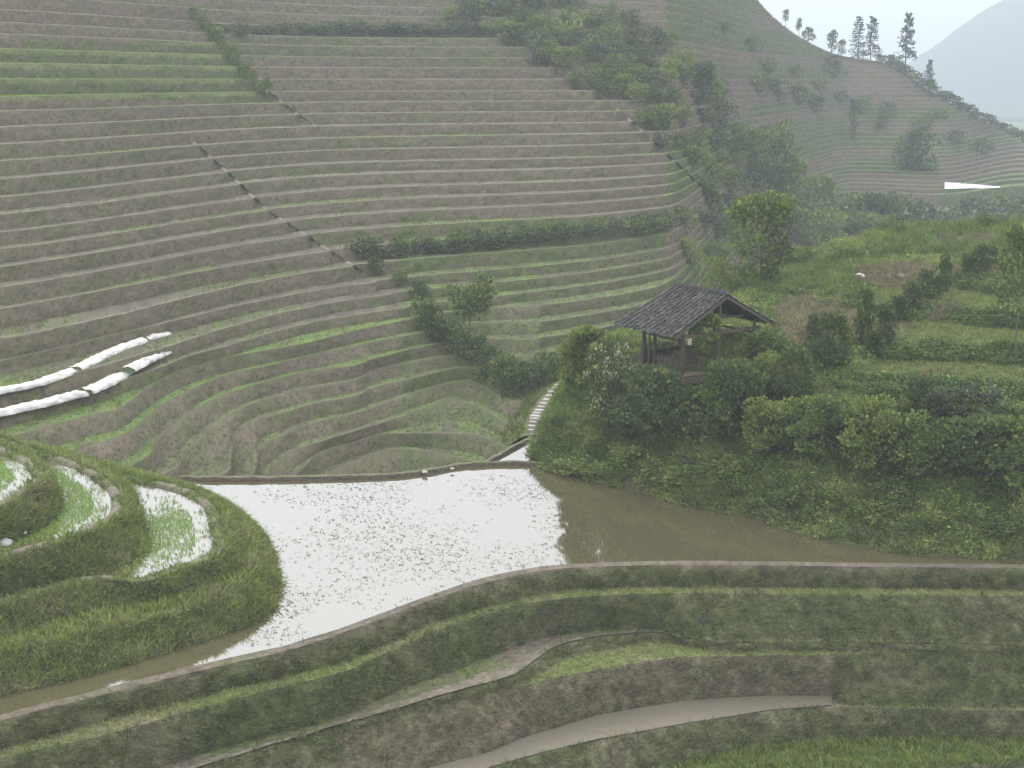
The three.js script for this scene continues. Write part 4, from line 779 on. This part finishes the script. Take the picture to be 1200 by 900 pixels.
// ------------------------------------------------------------------ the hut
{
  const ridgeMid = V(10.36, 9.69, -78), baseY = 5.6, hut = group('tiled_hut');
  hut.position.set(ridgeMid.x, baseY, ridgeMid.z); hut.rotation.y = -56.6 * Math.PI / 180;
  tag(hut, 'open sided wooden hut with a dark grey tiled gable roof', 'hut');
  const r = RNG(42), RH = ridgeMid.y - baseY, LX = 2.15, SPAN = 3.6, DROP = 1.93, EXT = 0.8;
  const wood = [[0.085, 0.07, 0.055], [0.11, 0.085, 0.062], [0.065, 0.055, 0.045]].map((c) => new THREE.MeshStandardMaterial({ color: new THREE.Color().setRGB(...c), roughness: 0.95, bumpMap: grainB, bumpScale: 0.01 }));
  const tileMat = new THREE.MeshStandardMaterial({ vertexColors: true, roughness: 0.9 });
  const beam = (name, a, b, s, k = 0, s2 = s) => { const d = b.clone().sub(a), g = new THREE.BoxGeometry(s, d.length(), s2), m = mesh(name, g, wood[k % 3], hut); m.position.copy(a).addScaledVector(d, 0.5); m.quaternion.setFromUnitVectors(up0, d.normalize()); return m; };
  const pole = (name, a, b, r0, r1, k) => { const d = b.clone().sub(a), g = new THREE.CylinderGeometry(r1, r0, d.length(), 9), m = mesh(name, g, wood[k % 3], hut); m.position.copy(a).addScaledVector(d, 0.5); m.quaternion.setFromUnitVectors(up0, d.normalize()); return m; };
  const roofY = (z, x = 0) => RH - DROP * Math.pow(Math.abs(z) / SPAN, 0.93) - 0.05 * (1 - (x / LX) ** 2) ;
  const skew = (x, z, s) => s > 0 ? EXT * (z / SPAN) * (LX - x) / (2 * LX) : 0;   // the near eave runs on past the ridge end
  let k = 0;
  for (const x of [-1.7, 1.6]) for (const z of [-2.55, 0, 2.55]) pole('post', V(x + (r() - 0.5) * 0.08, -1.0, z), V(x, roofY(z) - 0.12, z), 0.115, 0.095, k++);
  pole('post', V(-1.2, -0.8, 2.62), V(-1.15, roofY(2.6) - 0.1, 2.58), 0.06, 0.05, 1); pole('post', V(-0.7, -0.8, 2.58), V(-0.72, roofY(2.55) - 0.1, 2.55), 0.10, 0.09, 2);
  pole('post', V(0.55, -0.6, 1.2), V(0.55, 2.1, 1.2), 0.09, 0.08, 0);
  for (const x of [-1.7, 1.6]) { beam('tie_beam', V(x, 1.98, -3.0), V(x, 1.98, 3.0), 0.13, 1, 0.16); beam('tie_beam', V(x, 2.75, -1.7), V(x, 2.75, 1.7), 0.10, 0, 0.12); }
  for (const z of [-2.55, 2.55, -1.3, 1.3, 0]) pole('purlin', V(-LX + 0.05, roofY(z) - 0.15, z), V(LX - 0.05, roofY(z) - 0.15, z), 0.065, 0.06, 2);
  for (const z of [2.55, -2.55]) beam('rail', V(-1.8, 1.72, z), V(1.75, 1.72, z), 0.09, 0, 0.12);
  for (const s of [1, -1]) for (let i = 0; i < 8; i++) { const x = mix(-LX + 0.1, LX - 0.1, i / 7); beam('rafter', V(x, roofY(0) - 0.07, 0), V(x, roofY(SPAN * 0.98) - 0.07, s * SPAN * 0.98), 0.06, 1, 0.05); }
  // plank walls, waist high, on the long side and the far end
  for (let i = 0; i < 15; i++) { const x = -0.5 + i * 0.155; const m = mesh('wall_plank', new THREE.BoxGeometry(0.145, 0.6 + r() * 0.12, 0.03), wood[(r() * 3) | 0], hut); m.position.set(x, 0.35, 2.5 + (r() - 0.5) * 0.03); }
  for (let i = 0; i < 30; i++) { const z = -2.4 + i * 0.165; const m = mesh('wall_plank', new THREE.BoxGeometry(0.03, 0.75 + r() * 0.15, 0.155), wood[(r() * 3) | 0], hut); m.position.set(-1.72 + (r() - 0.5) * 0.03, 0.3, z); }
  for (let i = 0; i < 8; i++) { const m = mesh('wall_plank', new THREE.BoxGeometry(0.19, 0.9 + r() * 0.3, 0.03), wood[(r() * 3) | 0], hut); m.position.set(-0.1 + i * 0.2, 0.35, -2.5); }
  // inner loft boards and the pale board hung under the gable
  for (let i = 0; i < 7; i++) { const m = mesh('loft_board', new THREE.BoxGeometry(0.26, 0.03, 2.6), wood[(r() * 3) | 0], hut); m.position.set(-1.5 + i * 0.3, 2.08, 0.6); }
  const pale = mesh('pale_board', new THREE.BoxGeometry(0.03, 0.34, 0.26), new THREE.MeshStandardMaterial({ color: new THREE.Color().setRGB(0.36, 0.34, 0.25), roughness: 0.9 }), hut); pale.position.set(1.86, 1.72, 2.3);
  mesh('floor_slab', new THREE.BoxGeometry(4.1, 0.5, 5.6), new THREE.MeshStandardMaterial({ color: new THREE.Color().setRGB(0.17, 0.125, 0.095), roughness: 1, bumpMap: grainB, bumpScale: 0.05 }), hut).position.y = -0.33;
  // roof: a boarded deck and rows of lapped clay tiles on each slope, a ridge of tiles set on edge
  const tile = (() => { const g = new THREE.CylinderGeometry(0.13, 0.12, 0.27, 5, 1, true, -0.95, 1.9); g.translate(0, 0, -0.085); g.rotateX(-Math.PI / 2); return g.toNonIndexed(); })();
  for (const s of [1, -1]) {
    const deck = new THREE.PlaneGeometry(2 * LX, SPAN, 12, 10); { const po = deck.attributes.position; for (let i = 0; i < po.count; i++) { const x = po.getX(i), z = (po.getY(i) + SPAN / 2); po.setXYZ(i, x - skew(x, z, s), roofY(z, x) - 0.02, s * z); } deck.computeVertexNormals(); }
    const dk = mesh('roof_deck', deck, new THREE.MeshStandardMaterial({ color: new THREE.Color().setRGB(0.07, 0.06, 0.05), roughness: 1, side: THREE.DoubleSide }), hut);
    const parts = [], rowsN = 25, colsN = 25;
    for (let j = 0; j < rowsN; j++) for (let i = 0; i < colsN; i++) {
      const x = mix(-LX, LX, (i + 0.5) / colsN) + (r() - 0.5) * 0.05, z0 = mix(SPAN + 0.06, 0.12, j / (rowsN - 1)) + (r() - 0.5) * 0.05;
      const g = tile.clone(), slope = Math.atan2(DROP, SPAN), flip = i % 2;
      if (flip) g.rotateZ(Math.PI);
      g.rotateZ((r() - 0.5) * 0.3); g.rotateY((r() - 0.5) * 0.5 + (s > 0 ? 0 : Math.PI)); g.rotateX(s * (slope - 0.08 + (r() - 0.5) * 0.25));
      g.translate(x - skew(x, z0, s), roofY(z0, x) + 0.035 + (flip ? 0.03 : 0.045) + 0.04 * r(), s * z0);
      const c = mix(0.02, 0.10, r() * r() + 0.05), tint = r() < 0.15 ? [c * 1.05, c * 1.08, c * 0.7] : [c * 1.05, c * 0.97, c * 0.9], col = new Float32Array(g.attributes.position.count * 3);
      for (let q = 0; q < col.length; q += 3) { col[q] = tint[0]; col[q + 1] = tint[1]; col[q + 2] = tint[2]; }
      g.setAttribute('color', new THREE.BufferAttribute(col, 3)); parts.push(g);
    }
    const tm = mesh('roof_tiles', mergeGeometries(parts), tileMat.clone(), dk); tm.material.side = THREE.DoubleSide; tm.userData.kind = 'stuff';
  }
  for (let i = 0; i < 30; i++) { const m = mesh('ridge_tile', new THREE.BoxGeometry(0.05, 0.17 + 0.03 * r() + (i > 27 || i < 2 ? 0.06 : 0), 0.22), wood[0].clone(), hut); m.material.color.setRGB(...[0.08, 0.08, 0.078].map((c) => c * (0.7 + 0.7 * r()))); m.position.set(mix(-LX, LX, i / 29), roofY(0, mix(-LX, LX, i / 29)) + 0.13, 0); m.rotation.z = 0.35 + (r() - 0.5) * 0.2; }
  for (const s of [1, -1]) for (const x of [LX + 0.02, -LX - 0.02]) beam('barge_board', V(x, roofY(0) - 0.08, 0), V(x - skew(x, SPAN, s), roofY(SPAN) - 0.06, s * SPAN), 0.035, 0, 0.15);
}

// ------------------------------------------------------------------ white plastic tunnels on two terraces
{
  const film = new THREE.MeshPhysicalMaterial({ color: new THREE.Color().setRGB(0.60, 0.60, 0.59), vertexColors: true, roughness: 0.5, side: THREE.DoubleSide, transmission: 0.25, thickness: 0 });
  const end = new THREE.MeshStandardMaterial({ color: new THREE.Color().setRGB(0.10, 0.14, 0.06), roughness: 1 });
  const hoop = new THREE.MeshStandardMaterial({ color: new THREE.Color().setRGB(0.22, 0.18, 0.10), roughness: 1 });
  function tunnel(line, label, seed, wide = 0.55, tall = 0.5) {
    const pts = line.map(([x, y]) => HI(x, y)).filter(Boolean); const hm = pts.reduce((s, p) => s + p.y, 0) / pts.length;
    const path = new THREE.CatmullRomCurve3(line.map(([x, y]) => atH(x, y, hm)), false, 'centripetal').getSpacedPoints(46), t = group('plastic_tunnel'), o = path[0].clone(); t.position.copy(o);
    const rows = []; const A = 11;
    for (let j = 0; j <= A; j++) {
      const a = Math.PI * j / A, off = -Math.cos(a) * wide;
      rows.push(offset(path, off).map((p, i) => { const n = fbm(p.x * 2.2 + seed, j * 0.45, p.z * 2.2, 4), hoopUp = 0.5 + 0.5 * Math.cos(i / 46 * 6.2832 * 9), q = p.clone().sub(o); q.y += Math.sin(a) * (tall * (0.85 + 0.15 * hoopUp) + 0.17 * n) - 0.02; q.x += n * 0.1; q.z += n * 0.1; return q; }));
    }
    const g = gridGeo(rows, (j, i, p) => { const q = 0.82 + 0.5 * fbm(p.x * 1.7 + seed, p.y * 4, p.z * 1.7, 4); return [q, q * 0.985, q * 0.95]; }); mesh('plastic_film', g, film, t);
    for (const e of [0, 46]) { const P = [], I = []; rows.forEach((r) => P.push(r[e].x, r[e].y, r[e].z)); for (let j = 1; j < A; j++) I.push(0, j, j + 1); const eg = new THREE.BufferGeometry(); eg.setAttribute('position', new THREE.Float32BufferAttribute(P, 3)); eg.setIndex(I); eg.computeVertexNormals(); const em = mesh('tunnel_end', eg, end, t); em.material.side = THREE.DoubleSide; mesh('hoop', tubeGeo(rows.map((r) => r[e].clone()), 0.018, 0.018, 5), hoop, t); }
    tag(t, label, 'plastic tunnel', 'plastic tunnels on the terraces');
  }
  tunnel([[-30, 466], [0, 459], [40, 451], [85, 435.5]], 'white plastic crop tunnel on the upper row, running out past the frame edge', 1, 0.5, 0.26);
  tunnel([[87, 434], [110, 423], [135, 411], [166, 400]], 'white plastic crop tunnel in the middle of the upper row', 2, 0.5, 0.26);
  tunnel([[169, 399], [182, 395], [195, 391.5]], 'short white plastic crop tunnel ending the upper row', 3, 0.44, 0.22);
  tunnel([[-30, 492], [0, 485], [45, 475], [96, 462]], 'longest white plastic crop tunnel of the lower row', 4, 0.58, 0.3);
  tunnel([[98, 461], [120, 452], [147, 436]], 'white plastic crop tunnel between two dark gaps of the lower row', 5, 0.58, 0.3);
  tunnel([[148, 435], [170, 424], [194, 412]], 'crumpled greyish white plastic tunnel ending the lower row', 6, 0.55, 0.28);
}

// the white sheet spread over a terrace of the opposite slope
{
  const pd = HI(1140, 219) ?? atD(1140, 219, 320), ph = pd.y + 0.35, a = [[1107, 214.2], [1125, 215.4], [1150, 217.4], [1172, 219.4]], b = [[1107, 222], [1125, 221.8], [1150, 221.4], [1173, 220.4]], rows = [];
  for (let j = 0; j <= 6; j++) rows.push(Array.from({ length: 14 }, (_, i) => { const q = i / 13 * 2.999, n = q | 0, t = q - n, x = mix(a[n][0], a[n + 1][0], t), y = mix(mix(a[n][1], a[n + 1][1], t), mix(b[n][1], b[n + 1][1], t), j / 6), p = HI(x, y) ?? atH(x, y, ph); p.y += 0.15 + 0.1 * fbm(p.x * 0.8, j, p.z * 0.3, 3); return p; }).map((p) => p));
  tag(mesh('plastic_sheet', gridGeo(rows, () => [0.8, 0.81, 0.82]), new THREE.MeshStandardMaterial({ vertexColors: true, roughness: 0.35, side: THREE.DoubleSide })), 'bright white sheet spread on a terrace of the distant slope', 'plastic sheet');
}

// ------------------------------------------------------------------ stone steps climbing behind the knoll
{
  const rampGrass = new Cover('path_grass', [tuftGeo(61, 7, 0.4, 0.03, 0.2, 0.8)], 'grass beside the stone steps', 'grass'), steps = group('stone_steps'); tag(steps, 'flight of pale stone steps climbing behind the knoll', 'steps');
  const r = RNG(8), line = [[627, 509], [626, 500], [627, 492], [629, 486], [633, 480], [638, 473], [644, 465], [650, 457], [657, 450], [664, 445]];
  const c = new THREE.CatmullRomCurve3(line.map(([x, y]) => V(x, y, 0))), mats = [[0.40, 0.37, 0.34], [0.34, 0.32, 0.30], [0.46, 0.43, 0.39]].map((q) => new THREE.MeshStandardMaterial({ color: new THREE.Color().setRGB(...q), roughness: 0.95, bumpMap: grainB, bumpScale: 0.02 }));
  const n = 17; let py = null;
  for (let i = 0; i < n; i++) {
    const q = c.getPoint(i / (n - 1)), h = mix(-1.35, 0.35, i / (n - 1)), p = atH(q.x, q.y, h);
    const g = new THREE.BoxGeometry(0.74 + 0.1 * r() - 0.012 * i, 0.2, 0.42); const m = mesh('step_stone', g, mats[(r() * 3) | 0], steps); m.position.set(p.x, h - 0.08, p.z); m.rotation.y = -0.25 - 0.2 * i / n + (r() - 0.5) * 0.15;
  }
  // earth ramp that carries the steps
  const L = Array.from({ length: 30 }, (_, i) => { const t = i / 29, q = c.getPoint(t), h = mix(-1.45, 0.25, t); return atH(q.x, q.y, h); });
  const ramp = [-2.6, -1.8, -1.1, -0.6, 0, 0.6, 1.4, 2.4, 3.6].map((o) => L.map((p) => V(p.x + o, p.y - 0.1 - (Math.abs(o) > 0.6 ? 0.55 * (Math.abs(o) - 0.6) ** 1.3 : 0.02) + 0.08 * fbm(p.x + o, 2, p.z, 2), p.z)));
  tag(mesh('path_ramp', gridGeo(ramp, (j, i, p) => lerp3(C.brown, C.grass, clamp(0.7 + fbm(p.x, 1, p.z)))), earthMat), 'grassy ramp under the stone steps', 'ground', null, 'structure');
  scatter(ramp, ramp.map((r_) => r_.map((p) => lerp3(C.brown, C.grass, clamp(0.7 + fbm(p.x, 1, p.z))))), 555, (p, n, col, j) => j > 2 && j < 5 ? [] : [[rampGrass, 14, 0.7, lerp3(col, C.grass, 0.6), 0.2]]); rampGrass.build();
}
// pale stones lying about
function stone(where, x, y, size, seed, label, rgb = [0.55, 0.53, 0.5]) {
  const p = where(x, y); if (!p) return; const g = new THREE.IcosahedronGeometry(1, 2), po = g.attributes.position; for (let i = 0; i < po.count; i++) { const v = V(po.getX(i), po.getY(i), po.getZ(i)), k = 1 + 0.35 * fbm(v.x * 1.5 + seed, v.y * 1.5, v.z * 1.5, 3); po.setXYZ(i, v.x * k * 1.3, v.y * k * 0.6, v.z * k); } g.computeVertexNormals();
  const m = mesh('pale_stone', g, new THREE.MeshStandardMaterial({ color: new THREE.Color().setRGB(...rgb), roughness: 0.95 })); m.position.copy(p); m.scale.setScalar(size); tag(m, label, 'stone');
}
stone(K, 1007, 324, 0.34, 1, 'pale whitish stone on the bare patch of the knoll', [0.7, 0.69, 0.66]);
stone((x, y) => atH(x, y, 3.3), 3, 636, 0.3, 2, 'grey stone at the foot of the uppermost seedling paddy bank', [0.42, 0.41, 0.39]);
stone((x, y) => atH(x, y, 3.35), 27, 624, 0.13, 3, 'small pale stone on the uppermost seedling paddy bank', [0.6, 0.58, 0.55]);
stone((x, y) => atH(x, y, 0.2), 498, 553, 0.13, 4, 'flat pale stone on the far dike of the large paddy', [0.42, 0.40, 0.36]);
stone((x, y) => atH(x, y, 0.2), 530, 549, 0.09, 5, 'small flat stone on the far dike where it bends', [0.42, 0.40, 0.36]);

// trodden paths climbing between the fields
for (const [line, label] of [[brk[1].slice(0, 5), 'pale trodden path slanting down between the brown terraces'], [brk[2], 'pale trodden path down the edge of the terraces beside the thicket'], [brk[0].slice(2), 'short pale path below the bushes of the high terraces']]) {
  const pts = []; for (let i = 0; i < line.length - 1; i++) for (let j = 0; j < 14; j++) { const t = j / 14, p = HI(mix(line[i][0], line[i + 1][0], t) + 1.5, mix(line[i][1], line[i + 1][1], t)); if (p) pts.push(p); }
  if (pts.length < 8) continue;
  const rows = [-0.6, -0.25, 0.25, 0.6].map((o) => pts.map((p, i) => V(p.x + o * 0.4, p.y + 0.1 - Math.abs(o) * 0.3 + 0.05 * fbm(p.x * 2, o, p.z), p.z + 0.1)));
  tag(mesh('footpath', gridGeo(rows, (j, i, p) => lerp3(C.mud, C.dryEarth, clamp(0.6 + fbm(p.x * 2, 1, p.z * 2)))), earthMat), label, 'path', null, 'structure');
}

scene.traverse((o) => { if (o.isMesh) { o.castShadow = true; o.receiveShadow = true; } });
renderer.render(scene, camera);
